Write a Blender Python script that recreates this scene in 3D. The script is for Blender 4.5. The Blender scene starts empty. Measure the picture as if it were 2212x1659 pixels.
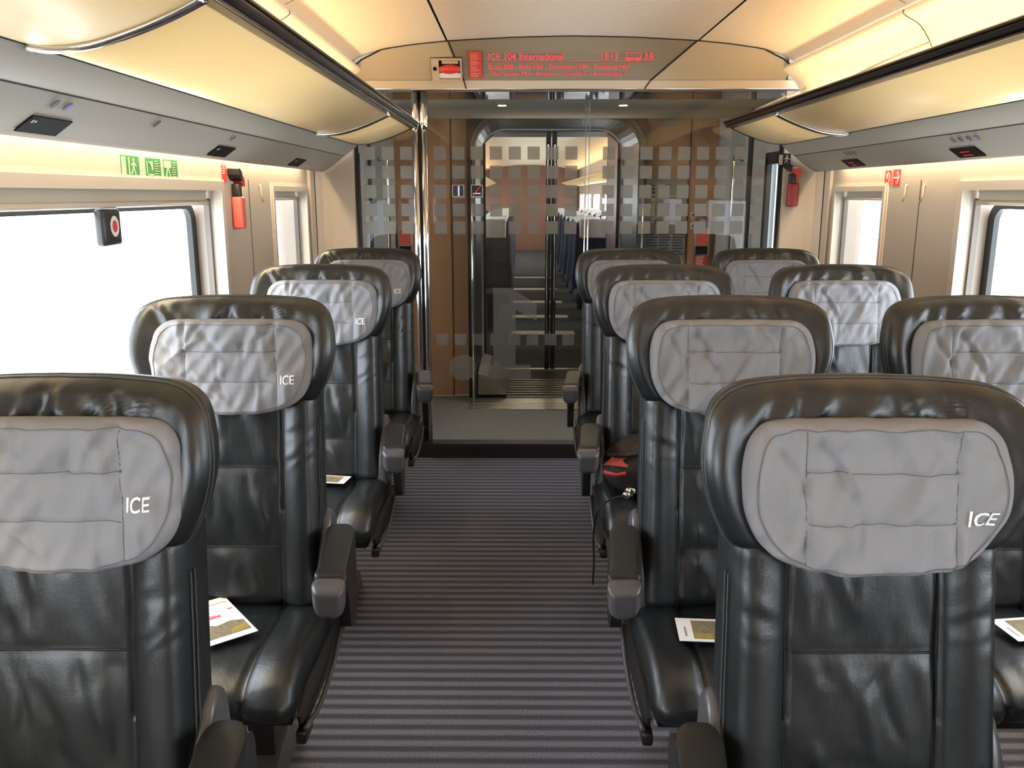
import bpy, bmesh, math, random
from mathutils import Vector, Matrix, noise
random.seed(7)
C = bpy.context.scene.collection
# ---------------------------------------------------------------- camera, world, exposure
scn = bpy.context.scene
F = 1853.0; TH = math.atan(409.5/F); YAW = math.atan(14/F*math.cos(TH))
cam = bpy.data.cameras.new('camera'); cam.sensor_width = 36; cam.lens = F/2212*36; cam.clip_start = .05
co = bpy.data.objects.new('camera', cam); C.objects.link(co); scn.camera = co
co.location = (0, 0, 1.5); co.rotation_euler = (math.pi/2-TH, 0, YAW)
w = bpy.data.worlds.new('sky'); scn.world = w; w.use_nodes = True
w.node_tree.nodes['Background'].inputs[0].default_value = (.84, .92, 1, 1)
w.node_tree.nodes['Background'].inputs[1].default_value = 10.0
vs = scn.view_settings
vs.view_transform = 'Standard'; vs.look = 'None'; vs.gamma = 1; vs.use_curve_mapping = False; vs.exposure = 0.0

def area(name, loc, rot, sx, sy, power, col):
    l = bpy.data.lights.new(name, 'AREA'); l.shape = 'RECTANGLE'; l.size = sx; l.size_y = sy
    l.energy = power; l.color = col
    o = bpy.data.objects.new(name, l); C.objects.link(o); o.location = loc; o.rotation_euler = rot
    return o
WARM = (1, .68, .36); WARM2 = (1, .80, .52)
CX = .272                         # centre line of the coach; the camera stands left of it
YB = 4.85                         # glass bulkhead
for s in (-1, 1):                 # light channels: behind each rack (upwards) and behind each display panel (downwards)
    area('rack_light', (CX+s*1.175, -.15, 1.90), (math.pi, s*math.radians(-12), 0), .05, 9.4, 34, WARM)
    area('wall_light', (CX+s*1.375, -.15, 1.70), (0, 0, 0), .03, 9.4, 85, WARM2)
area('vestibule_light', (CX, 5.6, 2.03), (0, 0, 0), .9, .3, 9, WARM2)
area('gangway_light', (CX, 7.9, 2.04), (0, 0, 0), .9, .4, 6, WARM2)
for s in (-1, 1):
    area('far_rack_light', (CX+s*1.1, 16, 1.93), (math.pi, 0, 0), .06, 14, 30, WARM)

# ---------------------------------------------------------------- materials
def mat(name, col, rough=.5, metal=0, spec=.5, bump=None, coat=0, var=None, sheen=0):
    m = bpy.data.materials.new(name); m.use_nodes = True
    nt = m.node_tree; b = nt.nodes['Principled BSDF']
    b.inputs['Base Color'].default_value = (*col, 1); b.inputs['Roughness'].default_value = rough
    b.inputs['Metallic'].default_value = metal; b.inputs['Specular IOR Level'].default_value = spec
    b.inputs['Coat Weight'].default_value = coat
    tc = nt.nodes.new('ShaderNodeTexCoord')
    if var:                                           # colour variation (scale vector, second colour)
        sc, col2, dist = var
        mp = nt.nodes.new('ShaderNodeMapping'); mp.inputs['Scale'].default_value = sc
        nz = nt.nodes.new('ShaderNodeTexNoise'); nz.inputs['Scale'].default_value = 1; nz.inputs['Detail'].default_value = 5
        nz.inputs['Distortion'].default_value = dist
        mx = nt.nodes.new('ShaderNodeMix'); mx.data_type = 'RGBA'
        mx.inputs[6].default_value = (*col, 1); mx.inputs[7].default_value = (*col2, 1)
        nt.links.new(tc.outputs['Object'], mp.inputs[0]); nt.links.new(mp.outputs[0], nz.inputs[0])
        nt.links.new(nz.outputs[0], mx.inputs[0]); nt.links.new(mx.outputs[2], b.inputs['Base Color'])
    if bump:                                          # list of (scale vector, strength, distance)
        prev = None
        for sc, st, di in bump:
            mp = nt.nodes.new('ShaderNodeMapping'); mp.inputs['Scale'].default_value = sc
            nz = nt.nodes.new('ShaderNodeTexNoise'); nz.inputs['Scale'].default_value = 1; nz.inputs['Detail'].default_value = 3
            bp = nt.nodes.new('ShaderNodeBump'); bp.inputs['Strength'].default_value = st; bp.inputs['Distance'].default_value = di
            nt.links.new(tc.outputs['Object'], mp.inputs[0]); nt.links.new(mp.outputs[0], nz.inputs[0])
            nt.links.new(nz.outputs[0], bp.inputs['Height'])
            if prev: nt.links.new(prev.outputs[0], bp.inputs['Normal'])
            prev = bp
        nt.links.new(prev.outputs[0], b.inputs['Normal'])
    return m
def emit(name, col, st):
    m = bpy.data.materials.new(name); m.use_nodes = True; nt = m.node_tree; nt.nodes.clear()
    e = nt.nodes.new('ShaderNodeEmission'); e.inputs[0].default_value = (*col, 1); e.inputs[1].default_value = st
    o = nt.nodes.new('ShaderNodeOutputMaterial'); nt.links.new(e.outputs[0], o.inputs[0]); return m
def glassm(name, refl, tint=(1, 1, 1), blend=.08):
    m = bpy.data.materials.new(name); m.use_nodes = True; nt = m.node_tree; nt.nodes.clear()
    t = nt.nodes.new('ShaderNodeBsdfTransparent'); t.inputs[0].default_value = (*tint, 1)
    g = nt.nodes.new('ShaderNodeBsdfGlossy'); g.inputs['Roughness'].default_value = .01
    lw = nt.nodes.new('ShaderNodeLayerWeight'); lw.inputs[0].default_value = .25
    ma = nt.nodes.new('ShaderNodeMath'); ma.operation = 'MULTIPLY_ADD'; ma.inputs[1].default_value = .8; ma.inputs[2].default_value = refl
    ma.use_clamp = True
    mx = nt.nodes.new('ShaderNodeMixShader'); o = nt.nodes.new('ShaderNodeOutputMaterial')
    nt.links.new(lw.outputs['Fresnel'], ma.inputs[0]); nt.links.new(ma.outputs[0], mx.inputs[0])
    nt.links.new(t.outputs[0], mx.inputs[1]); nt.links.new(g.outputs[0], mx.inputs[2]); nt.links.new(mx.outputs[0], o.inputs[0])
    return m
def frostm(name, col, alpha):
    m = bpy.data.materials.new(name); m.use_nodes = True; nt = m.node_tree; nt.nodes.clear()
    t = nt.nodes.new('ShaderNodeBsdfTransparent')
    d = nt.nodes.new('ShaderNodeBsdfDiffuse'); d.inputs[0].default_value = (*col, 1)
    tl = nt.nodes.new('ShaderNodeBsdfTranslucent'); tl.inputs[0].default_value = (*col, 1)
    a = nt.nodes.new('ShaderNodeMixShader'); a.inputs[0].default_value = .45
    b = nt.nodes.new('ShaderNodeMixShader'); b.inputs[0].default_value = alpha
    o = nt.nodes.new('ShaderNodeOutputMaterial')
    nt.links.new(d.outputs[0], a.inputs[1]); nt.links.new(tl.outputs[0], a.inputs[2])
    nt.links.new(t.outputs[0], b.inputs[1]); nt.links.new(a.outputs[0], b.inputs[2]); nt.links.new(b.outputs[0], o.inputs[0])
    return m
def stripes(name, cA, cB, axis, pitch, rough, bumpd, lo=.35, hi=.65, fuzz=0):
    m = bpy.data.materials.new(name); m.use_nodes = True; nt = m.node_tree; b = nt.nodes['Principled BSDF']
    b.inputs['Roughness'].default_value = rough
    tc = nt.nodes.new('ShaderNodeTexCoord'); wv = nt.nodes.new('ShaderNodeTexWave')
    wv.bands_direction = axis; wv.inputs['Scale'].default_value = math.pi/10/pitch
    rp = nt.nodes.new('ShaderNodeMapRange'); rp.inputs[1].default_value = lo; rp.inputs[2].default_value = hi
    mx = nt.nodes.new('ShaderNodeMix'); mx.data_type = 'RGBA'; mx.inputs[6].default_value = (*cA, 1); mx.inputs[7].default_value = (*cB, 1)
    bp = nt.nodes.new('ShaderNodeBump'); bp.inputs['Distance'].default_value = bumpd; bp.inputs['Strength'].default_value = 1
    L = nt.links.new
    L(tc.outputs['Object'], wv.inputs[0]); L(wv.outputs['Fac'], rp.inputs[0]); L(rp.outputs[0], mx.inputs[0])
    L(wv.outputs['Fac'], bp.inputs['Height'])
    if fuzz:
        nz = nt.nodes.new('ShaderNodeTexNoise'); nz.inputs['Scale'].default_value = 260; nz.inputs['Detail'].default_value = 4
        ml = nt.nodes.new('ShaderNodeMix'); ml.data_type = 'RGBA'; ml.blend_type = 'MULTIPLY'; ml.inputs[0].default_value = fuzz
        rr = nt.nodes.new('ShaderNodeMapRange'); rr.inputs[1].default_value = .3; rr.inputs[2].default_value = .7; rr.inputs[3].default_value = .25; rr.inputs[4].default_value = 1.7
        L(tc.outputs['Object'], nz.inputs[0]); L(nz.outputs[0], rr.inputs[0])
        cmb = nt.nodes.new('ShaderNodeCombineColor')
        for i in range(3): L(rr.outputs[0], cmb.inputs[i])
        L(mx.outputs[2], ml.inputs[6]); L(cmb.outputs[0], ml.inputs[7]); L(ml.outputs[2], b.inputs['Base Color'])
    else:
        L(mx.outputs[2], b.inputs['Base Color'])
    L(bp.outputs[0], b.inputs['Normal'])
    return m
M = {}
M['leather'] = mat('black_leather', (.0075, .0105, .0130), .38, 0, .7, bump=[((22, 22, 8), .2, .010), ((220, 220, 220), .12, .002)])
M['thread'] = mat('dark_thread', (.004, .004, .004), .6)
M['stitch'] = mat('stitching', (.06, .065, .065), .5)
M['cloth'] = mat('grey_cotton', (.25, .255, .275), .85, 0, .2, bump=[((45, 45, 14), .35, .01), ((900, 900, 900), .15, .001)])
M['clothseam'] = mat('grey_seam', (.14, .14, .15), .9)
M['white_thread'] = mat('white_embroidery', (.85, .86, .88), .6)
M['pad'] = mat('black_pad', (.008, .010, .011), .42, 0, .5)
M['plastic'] = mat('grey_plastic', (.075, .074, .080), .30, 0, .5)
M['plastic_dark'] = mat('dark_plastic', (.02, .02, .021), .45)
M['wall'] = mat('beige_wall', (.46, .395, .325), .5, 0, .3)
M['trim'] = mat('beige_trim', (.56, .49, .405), .4, 0, .4)
M['panelgrey'] = mat('grey_panel', (.285, .265, .225), .55, 0, .3)
M['ledge'] = mat('grey_ledge', (.36, .34, .29), .4, 0, .4)
M['cream'] = mat('cream_panel', (.93, .66, .30), .28, 0, .45)
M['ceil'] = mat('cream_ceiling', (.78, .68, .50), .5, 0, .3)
M['rib'] = stripes('ribbed_ceiling', (.72, .62, .50), (.60, .51, .41), 'Y', .020, .6, .002)
M['ribdisp'] = stripes('ribbed_display', (.24, .21, .15), (.20, .17, .12), 'Z', .009, .6, .001)
M['dispside'] = mat('display_side', (.42, .36, .25), .5)
M['blind'] = mat('blind', (.50, .44, .34), .7)
M['chrome'] = mat('chrome', (.75, .75, .74), .12, 1)
M['darkchrome'] = mat('dark_chrome', (.10, .10, .11), .15, 1)
M['rubber'] = mat('black_rubber', (.015, .018, .018), .45)
M['carpet'] = stripes('striped_carpet', (.046, .046, .058), (.135, .133, .165), 'Y', .05, .95, .002, .2, .8, .8)
M['carpet_plain'] = mat('grey_carpet', (.13, .12, .11), .95, 0, .1, bump=[((300, 300, 300), .4, .003)], var=((90, 90, 90), (.22, .21, .20), 0))
M['wood'] = mat('beech_wood', (.56, .33, .20), .38, 0, .4, var=((14, 14, 1.2), (.46, .26, .15), .6))
M['metal'] = mat('brushed_metal', (.5, .49, .44), .3, .9)
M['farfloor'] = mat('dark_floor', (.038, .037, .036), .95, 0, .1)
M['rib_grey'] = mat('rib_grey', (.13, .125, .105), .6)
M['guide'] = mat('blind_guide', (.16, .14, .115), .5)
M['screen'] = mat('black_screen', (.004, .004, .004), .6, 0, .1)
M['darkred'] = mat('dark_red_plastic', (.30, .02, .025), .3)
M['dark'] = mat('dark_gap', (.006, .006, .006), .7)
M['black'] = mat('black_frame', (.012, .012, .012), .35)
M['redled'] = emit('red_led', (1, .10, .12), 1.0)
M['redled_dim'] = emit('red_led_dim', (1, .12, .12), .45)
M['blueled'] = emit('blue_led', (.25, .2, 1), 1.2)
M['lamp'] = emit('lamp_glow', (1, .85, .6), 6)
M['tube'] = emit('tube_glow', (1, .82, .58), 3)
M['red'] = mat('red_plastic', (.62, .05, .045), .35)
M['salmon'] = mat('salmon_plastic', (.75, .13, .10), .4)
M['redsign'] = mat('red_sign', (.62, .05, .04), .5)
M['greensign'] = mat('green_sign', (.03, .20, .06), .5)
M['white'] = mat('white_plastic', (.8, .8, .78), .4)
M['offwhite'] = mat('offwhite', (.50, .44, .33), .5)
M['paper'] = mat('white_paper', (.88, .88, .88), .6)
M['photo_dark'] = mat('print_dark', (.06, .055, .05), .5, var=((90, 60, 60), (.4, .34, .2), 1))
M['photo_gold'] = mat('print_gold', (.5, .38, .08), .5, var=((120, 120, 120), (.2, .15, .05), 0))
M['pink'] = mat('print_pink', (.8, .15, .2), .5)
M['navy'] = mat('navy_sticker', (.01, .015, .04), .3)
M['poster'] = mat('poster_grey', (.30, .29, .27), .5)
M['postergold'] = mat('poster_gold', (.65, .45, .08), .5)
M['posterblue'] = mat('poster_blue', (.05, .08, .16), .5)
M['greydoor'] = mat('grey_door', (.42, .45, .45), .4)
M['gang'] = stripes('gangway_rubber', (.02, .02, .018), (.085, .085, .075), 'Y', .07, .5, .01)
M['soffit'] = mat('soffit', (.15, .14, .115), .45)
M['mirror'] = mat('dark_mirror', (.30, .30, .30), .03, 1)
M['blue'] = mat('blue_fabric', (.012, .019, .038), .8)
M['antim'] = mat('white_cover', (.62, .64, .66), .8)
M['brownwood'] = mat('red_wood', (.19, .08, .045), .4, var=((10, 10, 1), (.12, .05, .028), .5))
M['bag'] = mat('bag_nylon', (.018, .014, .012), .6, bump=[((40, 40, 40), .5, .01)])
M['glass'] = glassm('clear_glass', .05)
M['winglass'] = glassm('window_glass', .02)
M['doorglass'] = glassm('bulkhead_glass', .012, (.84, .85, .82))
M['frost'] = frostm('frosted_film', (.23, .215, .19), .86)
M['frostlow'] = frostm('frosted_film_faint', (.24, .23, .215), .55)

# ---------------------------------------------------------------- mesh helpers
class MB:
    def __init__(s): s.v = []; s.f = []; s.m = []; s.mats = []; s.sm = []
    def mi(s, m):
        if m not in s.mats: s.mats.append(m)
        return s.mats.index(m)
    def add(s, vs, fs, m, smooth=False):
        o = len(s.v); s.v += [tuple(v) for v in vs]; k = s.mi(m)
        for f in fs: s.f.append([i+o for i in f]); s.m.append(k); s.sm.append(smooth)
    def box(s, a, b, m, bev=0):
        x0, y0, z0 = [min(a[i], b[i]) for i in range(3)]; x1, y1, z1 = [max(a[i], b[i]) for i in range(3)]
        if bev:
            bm = bmesh.new(); bmesh.ops.create_cube(bm, size=1)
            for v in bm.verts:
                v.co = Vector((x0+(v.co.x+.5)*(x1-x0), y0+(v.co.y+.5)*(y1-y0), z0+(v.co.z+.5)*(z1-z0)))
            bmesh.ops.bevel(bm, geom=list(bm.edges), offset=bev, segments=3, profile=.5, affect='EDGES')
            bm.verts.index_update()
            s.add([v.co for v in bm.verts], [[v.index for v in f.verts] for f in bm.faces], m, True); bm.free(); return
        s.add([(x0,y0,z0),(x1,y0,z0),(x1,y1,z0),(x0,y1,z0),(x0,y0,z1),(x1,y0,z1),(x1,y1,z1),(x0,y1,z1)],
              [(0,3,2,1),(4,5,6,7),(0,1,5,4),(1,2,6,5),(2,3,7,6),(3,0,4,7)], m)
    def tube(s, pts, r, m, n=8, cap=True):
        pts = [Vector(p) for p in pts]; rings = []
        up = None
        for i, p in enumerate(pts):
            t = (pts[min(i+1, len(pts)-1)]-pts[max(i-1, 0)]).normalized()
            if up is None: up = Vector((0, 0, 1)) if abs(t.z) < .9 else Vector((1, 0, 0))
            a = t.cross(up).normalized(); b = a.cross(t).normalized(); up = b
            rr = r[i] if isinstance(r, (list, tuple)) else r
            rings.append([p+a*rr*math.cos(2*math.pi*k/n)+b*rr*math.sin(2*math.pi*k/n) for k in range(n)])
        vs = [v for q in rings for v in q]; fs = []
        for i in range(len(pts)-1):
            for k in range(n):
                fs.append((i*n+k, i*n+(k+1) % n, (i+1)*n+(k+1) % n, (i+1)*n+k))
        if cap: fs += [tuple(range(n))[::-1], tuple((len(pts)-1)*n+k for k in range(n))]
        s.add(vs, fs, m, True)
    def sweep(s, prof, y0, y1, m, closed=False, smooth=True, ny=1):  # prof in (x,z), along Y
        n = len(prof); vs = []; fs = []
        for j in range(ny+1):
            y = y0+(y1-y0)*j/ny
            vs += [(p[0], y, p[1]) for p in prof]
        for j in range(ny):
            for i in range(n if closed else n-1):
                fs.append((j*n+i, j*n+(i+1) % n, (j+1)*n+(i+1) % n, (j+1)*n+i))
        if closed: fs += [tuple(range(n)), tuple(ny*n+i for i in range(n))[::-1]]
        s.add(vs, fs, m, smooth)
    def prism(s, poly, axis, a, b, m, smooth=False):   # poly of 2D points, extruded along an axis
        def mk(p, h):
            return (h, p[0], p[1]) if axis == 'x' else ((p[0], h, p[1]) if axis == 'y' else (p[0], p[1], h))
        n = len(poly); vs = [mk(p, a) for p in poly]+[mk(p, b) for p in poly]
        s.add(vs, [tuple(range(n)), tuple(range(n, 2*n))[::-1]]+[(i, (i+1) % n, n+(i+1) % n, n+i) for i in range(n)], m, smooth)
    def grid(s, fn, nu, nv, m, smooth=True, cu=False, cv=False):
        vs = [fn(i/(nu if cu else nu-1), j/(nv if cv else nv-1)) for j in range(nv) for i in range(nu)]; fs = []
        for j in range(nv if cv else nv-1):
            for i in range(nu if cu else nu-1):
                fs.append((j*nu+i, j*nu+(i+1) % nu, ((j+1) % nv)*nu+(i+1) % nu, ((j+1) % nv)*nu+i))
        s.add(vs, fs, m, smooth)
    def build(s, name, parent=None, recalc=True):
        me = bpy.data.meshes.new(name); me.from_pydata(s.v, [], s.f)
        for m in s.mats: me.materials.append(M[m])
        me.polygons.foreach_set('material_index', s.m); me.polygons.foreach_set('use_smooth', s.sm)
        if recalc:
            bm = bmesh.new(); bm.from_mesh(me); bmesh.ops.recalc_face_normals(bm, faces=bm.faces); bm.to_mesh(me); bm.free()
        me.update()
        o = bpy.data.objects.new(name, me); C.objects.link(o)
        if parent: o.parent = parent
        return o
def smoothpoly(pts, k=6):
    n = len(pts); out = []
    for i in range(n):
        p0, p1, p2, p3 = [Vector(pts[(i+d) % n]) for d in (-1, 0, 1, 2)]
        for j in range(k):
            t = j/k
            out.append(.5*((2*p1)+(-p0+p2)*t+(2*p0-5*p1+4*p2-p3)*t*t+(-p0+3*p1-3*p2+p3)*t**3))
    return out
def smoothline(pts, k=6):
    P = [Vector(p) for p in pts]; P = [P[0]*2-P[1]]+P+[P[-1]*2-P[-2]]; out = []
    for i in range(1, len(P)-2):
        p0, p1, p2, p3 = P[i-1:i+3]
        for j in range(k):
            t = j/k; out.append(.5*((2*p1)+(-p0+p2)*t+(2*p0-5*p1+4*p2-p3)*t*t+(-p0+3*p1-3*p2+p3)*t**3))
    return out+[P[-2]]
def cushion(mb, outline, yf, yb, m, cen=None, s0=.82, rings=26, k=7, mapf=None, edge=6):
    """closed pillow: outline in a plane (a,b); yf/yb front and back offsets; mapf turns (a, off, b) into a point"""
    ol = smoothpoly(outline, k); n = len(ol)
    cen = Vector(cen) if cen else sum(ol, Vector((0, 0)))/n
    mapf = mapf or (lambda a, y, b: (a, y, b))
    st = []
    for i in range(edge+1):
        th = math.pi/2*(1-i/edge); st.append((s0+(1-s0)*math.sin(th), math.cos(th)))
    for i in range(1, rings): st.append((s0*(1-i/rings), 1))
    def side(fn):
        vs = []
        for s, e in st:
            for o in ol:
                p = cen+(o-cen)*s; mid = (yf(p.x, p.y)+yb(p.x, p.y))/2
                vs.append(mapf(p.x, mid+(fn(p.x, p.y)-mid)*e, p.y))
        vs.append(mapf(cen.x, fn(cen.x, cen.y), cen.y)); return vs
    R = len(st)
    def fcs():
        fs = []
        for j in range(R-1):
            for i in range(n): fs.append((j*n+i, j*n+(i+1) % n, (j+1)*n+(i+1) % n, (j+1)*n+i))
        for i in range(n): fs.append(((R-1)*n+i, (R-1)*n+(i+1) % n, R*n))
        return fs
    f = fcs(); a = side(yf); b = side(yb); na = len(a)
    # share the outline ring
    vs = a+b[n:]; fb = []
    for q in f: fb.append(tuple((i if i < n else na+i-n) for i in q)[::-1])
    mb.add(vs, f+fb, m, True)
def tag(o, label=None, cat=None, group=None, kind=None):
    if label: o['label'] = label
    if cat: o['category'] = cat
    if group: o['group'] = group
    if kind: o['kind'] = kind
    return o
def struct(o): o['kind'] = 'structure'; return o
def thing(name, label, cat, loc=(0, 0, 0), group=None):
    o = bpy.data.objects.new(name, None); C.objects.link(o); o.location = loc; o.empty_display_size = .1
    return tag(o, label, cat, group)
def copy_tree(o, parent=None):
    c = o.copy(); C.objects.link(c); c.parent = parent
    for ch in list(o.children): copy_tree(ch, c)
    return c
def textmesh(mb, txt, size, m, fn, shear=0, ext=.0, bold=0, sx=1, spacing=1):
    cu = bpy.data.curves.new('t', 'FONT'); cu.body = txt; cu.size = size; cu.shear = shear; cu.extrude = ext
    cu.offset = bold; cu.space_character = spacing; cu.resolution_u = 3
    ob = bpy.data.objects.new('t', cu); C.objects.link(ob)
    bpy.context.view_layer.update()
    dg = bpy.context.evaluated_depsgraph_get(); me = bpy.data.meshes.new_from_object(ob.evaluated_get(dg))
    mb.add([fn(v.co.x*sx, v.co.y, v.co.z) for v in me.vertices], [tuple(p.vertices) for p in me.polygons], m)
    bpy.data.objects.remove(ob); bpy.data.curves.remove(cu); bpy.data.meshes.remove(me)
def creases(seed, n, xr, zr, ang, amp, w):
    r = random.Random(seed); out = []
    for k in range(n):
        a = math.radians(r.uniform(*ang)); out.append((r.uniform(*xr), r.uniform(*zr), math.cos(a), math.sin(a), r.uniform(.03, .08), r.choice((-1, 1))*amp*r.uniform(.5, 1), w*r.uniform(.7, 1.6), r.uniform(-4, 4)))
    return out
def crease(cs, x, z):
    y = 0
    for cx, cz, c, s_, L, a, w_, k in cs:
        t = (x-cx)*c+(z-cz)*s_; d = -(x-cx)*s_+(z-cz)*c+k*t*t
        if abs(t) < L and abs(d) < 3*w_: y += a*math.exp(-(d/w_)**2)*math.cos(t/L*math.pi/2)
    return y
nz = lambda x, y, z=0: noise.noise(Vector((x, y, z)))

# ---------------------------------------------------------------- the setting
Y0 = -5.0
mb = MB(); mb.box((CX-1.5, Y0, -.06), (CX+1.5, YB-.02, 0), 'carpet'); struct(mb.build('floor'))
mb = MB(); mb.box((CX-1.4, YB-.02, -.06), (CX+1.4, 6.5, -.001), 'carpet_plain'); struct(mb.build('floor_vestibule'))
WIN = [(1.33, 3.30), (-1.2, .78), (-3.8, -1.8)]; NAR = (4.02, 4.62); SILL = .80; TOP = 1.545; RW = 1.40
for s, nm in ((-1, 'left'), (1, 'right')):
    X = CX+s*RW; XO = CX+s*(RW+.14); mb = MB()
    ops = sorted(WIN+[NAR])
    mb.box((X, Y0, -.06), (XO, YB, SILL), 'wall'); mb.box((X, Y0, TOP), (XO, YB, 1.9), 'wall')
    y = Y0
    for a, b in ops: mb.box((X, y, SILL), (XO, a, TOP), 'wall'); y = b
    mb.box((X, y, SILL), (XO, YB, TOP), 'wall')
    for ys in (3.67, .98, -1.5):                    # panel joints
        mb.box((X-s*.001, ys-.0025, .1), (X+s*.01, ys+.0025, 1.56), 'dark')
    struct(mb.build('wall_'+nm))
    for i, (a, b) in enumerate(ops):
        big = (b-a) > 1
        mb = MB()                                   # raised beige surround
        t = .055 if big else .04
        def ring(x0, x1, a0, b0, z0, z1, t, m, mb=mb):
            mb.box((x0, a0-t, z0-t), (x1, a0, z1+t), m); mb.box((x0, b0, z0-t), (x1, b0+t, z1+t), m)
            mb.box((x0, a0, z0-t), (x1, b0, z0), m); mb.box((x0, a0, z1), (x1, b0, z1+t), m)
        ring(X-s*.012, X+s*.02, a+.0015, b-.0015, SILL+.0015, TOP-.03, t*.6, 'trim')
        ring(X-s*.006, X+s*.02, a-t*.5, b+t*.5, SILL-.02, TOP-.012, t*.4, 'trim')
        wnum = {0: 4, 1: 3, 2: 1, 3: 2}[i]+(0 if s < 0 else 4)
        fr = struct(mb.build('window_%d' % wnum))
        g = MB(); xg = CX+s*(RW+.115)
        # black rubber frame with rounded corners around the pane
        def rrect(a, b, z0, z1, r, n=6):
            out = []
            for cy, cz, a0 in ((b-r, z1-r, 0), (a+r, z1-r, 90), (a+r, z0+r, 180), (b-r, z0+r, 270)):
                for k in range(n+1):
                    th = math.radians(a0+90*k/n); out.append((cy+r*math.cos(th), cz+r*math.sin(th)))
            return out
        ga, gb, gz0, gz1 = (a+.0, b+.0, SILL+.01, 1.47) if big else (a-.1, b+.1, SILL, 1.5)
        if big:
            o1 = rrect(ga-.02, gb+.0, gz0, gz1, .07); o2 = rrect(ga+.01, gb-.045, gz0+.035, gz1-.022, .05)
            n = len(o1); vs = []
            for q, xx in ((o1, xg), (o2, xg), (o2, xg-s*.02), (o1, xg-s*.02)): vs += [(xx, p[0], p[1]) for p in q]
            fs = []
            for q in range(4):
                for k in range(n): fs.append((q*n+k, q*n+(k+1) % n, ((q+1) % 4)*n+(k+1) % n, ((q+1) % 4)*n+k))
            g.add(vs, fs, 'rubber')
        else:
            g.box((xg-s*.004, a+.27, gz0), (xg+s*.002, a+.275, gz1), 'rubber')
        g.build('glazing_seal', fr)
        p = MB(); p.add([(xg+s*.004, ga, gz0), (xg+s*.004, gb, gz0), (xg+s*.004, gb, gz1), (xg+s*.004, ga, gz1)], [(0, 1, 2, 3)], 'winglass')
        p.build('pane', fr)
        bl = MB()                                   # roller blind pulled a little way down
        bz = 1.475 if big else 1.485
        xb = X+s*.045
        bl.box((xb, a+.01, bz), (xb+s*.006, b-.01, TOP), 'blind')
        bl.tube([(xb, a+.012, bz-.004), (xb, b-.012, bz-.004)], .010, 'trim', 10)
        bl.box((xb-s*.003, a+.01, bz+.035), (xb+s*.004, b-.01, bz+.039), 'blind')
        bl.build('roller_blind', fr)
        gd = MB()
        for yy, sg in ((a, 1), (b, -1)): gd.box((xb-s*.008, yy, SILL), (xb+s*.012, yy+sg*.012, TOP-.06), 'guide')
        gd.build('blind_guide', fr)

# slanted grey service panels with a light slot beneath
def gp(r): return 1.62+(1.335-r)*.7
for s, nm in ((-1, 1), (1, 2)):
    mb = MB()
    prof = [(1.39, 1.74), (1.335, 1.64), (1.335, 1.62), (1.325, 1.626)]
    prof += [(r, gp(r)-.006*math.sin(math.pi*min(1, (1.335-r)/.12))) for r in (1.30, 1.27, 1.24, 1.215)]
    mb.sweep([(CX+s*r, z) for r, z in prof], Y0, 4.80, 'panelgrey')
    mb.tube([(CX+s*1.215, Y0, 1.7035), (CX+s*1.215, 4.80, 1.7035)], .0018, 'dark', 4)
    mb.sweep([(CX+s*r, z) for r, z in [(1.215, 1.704), (1.195, 1.716), (1.175, 1.731), (1.158, 1.746), (1.143, 1.764)]], Y0, 4.80, 'ledge')
    mb.tube([(CX+s*1.145, Y0, 1.7605), (CX+s*1.145, 4.62, 1.7605)], .0035, 'dark', 6)
    struct(mb.build('trim_%d' % nm))
    mb = MB(); mb.tube([(CX+s*1.36, Y0, 1.715), (CX+s*1.36, 4.7, 1.715)], .008, 'tube')
    tag(mb.build('light_tube'), '%s light tube tucked behind the slanted panel above the %s windows' % (('warm', 'left') if s < 0 else ('warm', 'right')), 'light')
# ceiling
def ceil_z(r):
    r = abs(r); pts = [(0, 2.282), (.3, 2.276), (.63, 2.259), (.8, 2.243), (.95, 2.222), (1.05, 2.196), (1.12, 2.165), (1.24, 2.14)]
    for (a, za), (b, zb) in zip(pts, pts[1:]):
        if r <= b: return za+(zb-za)*(r-a)/(b-a)
    return 2.14
mb = MB()
mb.sweep([(CX+r, ceil_z(r)) for r in [i*.063-.63 for i in range(21)]], Y0, 4.62, 'rib')
for s in (-1, 1):
    mb.sweep([(CX+s*r, ceil_z(r)) for r in [.64+i*.03 for i in range(20)]], Y0, 4.62, 'ceil')
    mb.sweep([(CX+s*.61, ceil_z(.61)+.012), (CX+s*.67, ceil_z(.67)+.012)], Y0, 4.62, 'dark')
for ys in (1.6, 3.3):
    for s in (-1, 1):
        mb.tube([(CX+s*r, ys, ceil_z(r)-.0003) for r in [.66+i*.05 for i in range(12)]], .0012, 'dark', 4)
mb.box((CX-1.6, Y0, 2.30), (CX+1.6, YB, 2.33), 'dark')
struct(mb.build('ceiling'))
# cove behind each rack
for s, nm in ((-1, 3), (1, 4)):
    mb = MB()
    prof = smoothline([(1.13, 2.15), (1.10, 2.146), (1.085, 2.130), (1.10, 2.115), (1.15, 2.085), (1.195, 2.02), (1.225, 1.93), (1.235, 1.80)], 5)
    mb.sweep([(CX+s*p.x, p.y) for p in prof], Y0, 4.70, 'ceil')
    for ys in (1.4, 3.25): mb.tube([(CX+s*(p.x-.0005), ys, p.y) for p in prof[8:]], .002, 'dark', 4)
    struct(mb.build('trim_%d' % nm))
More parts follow.
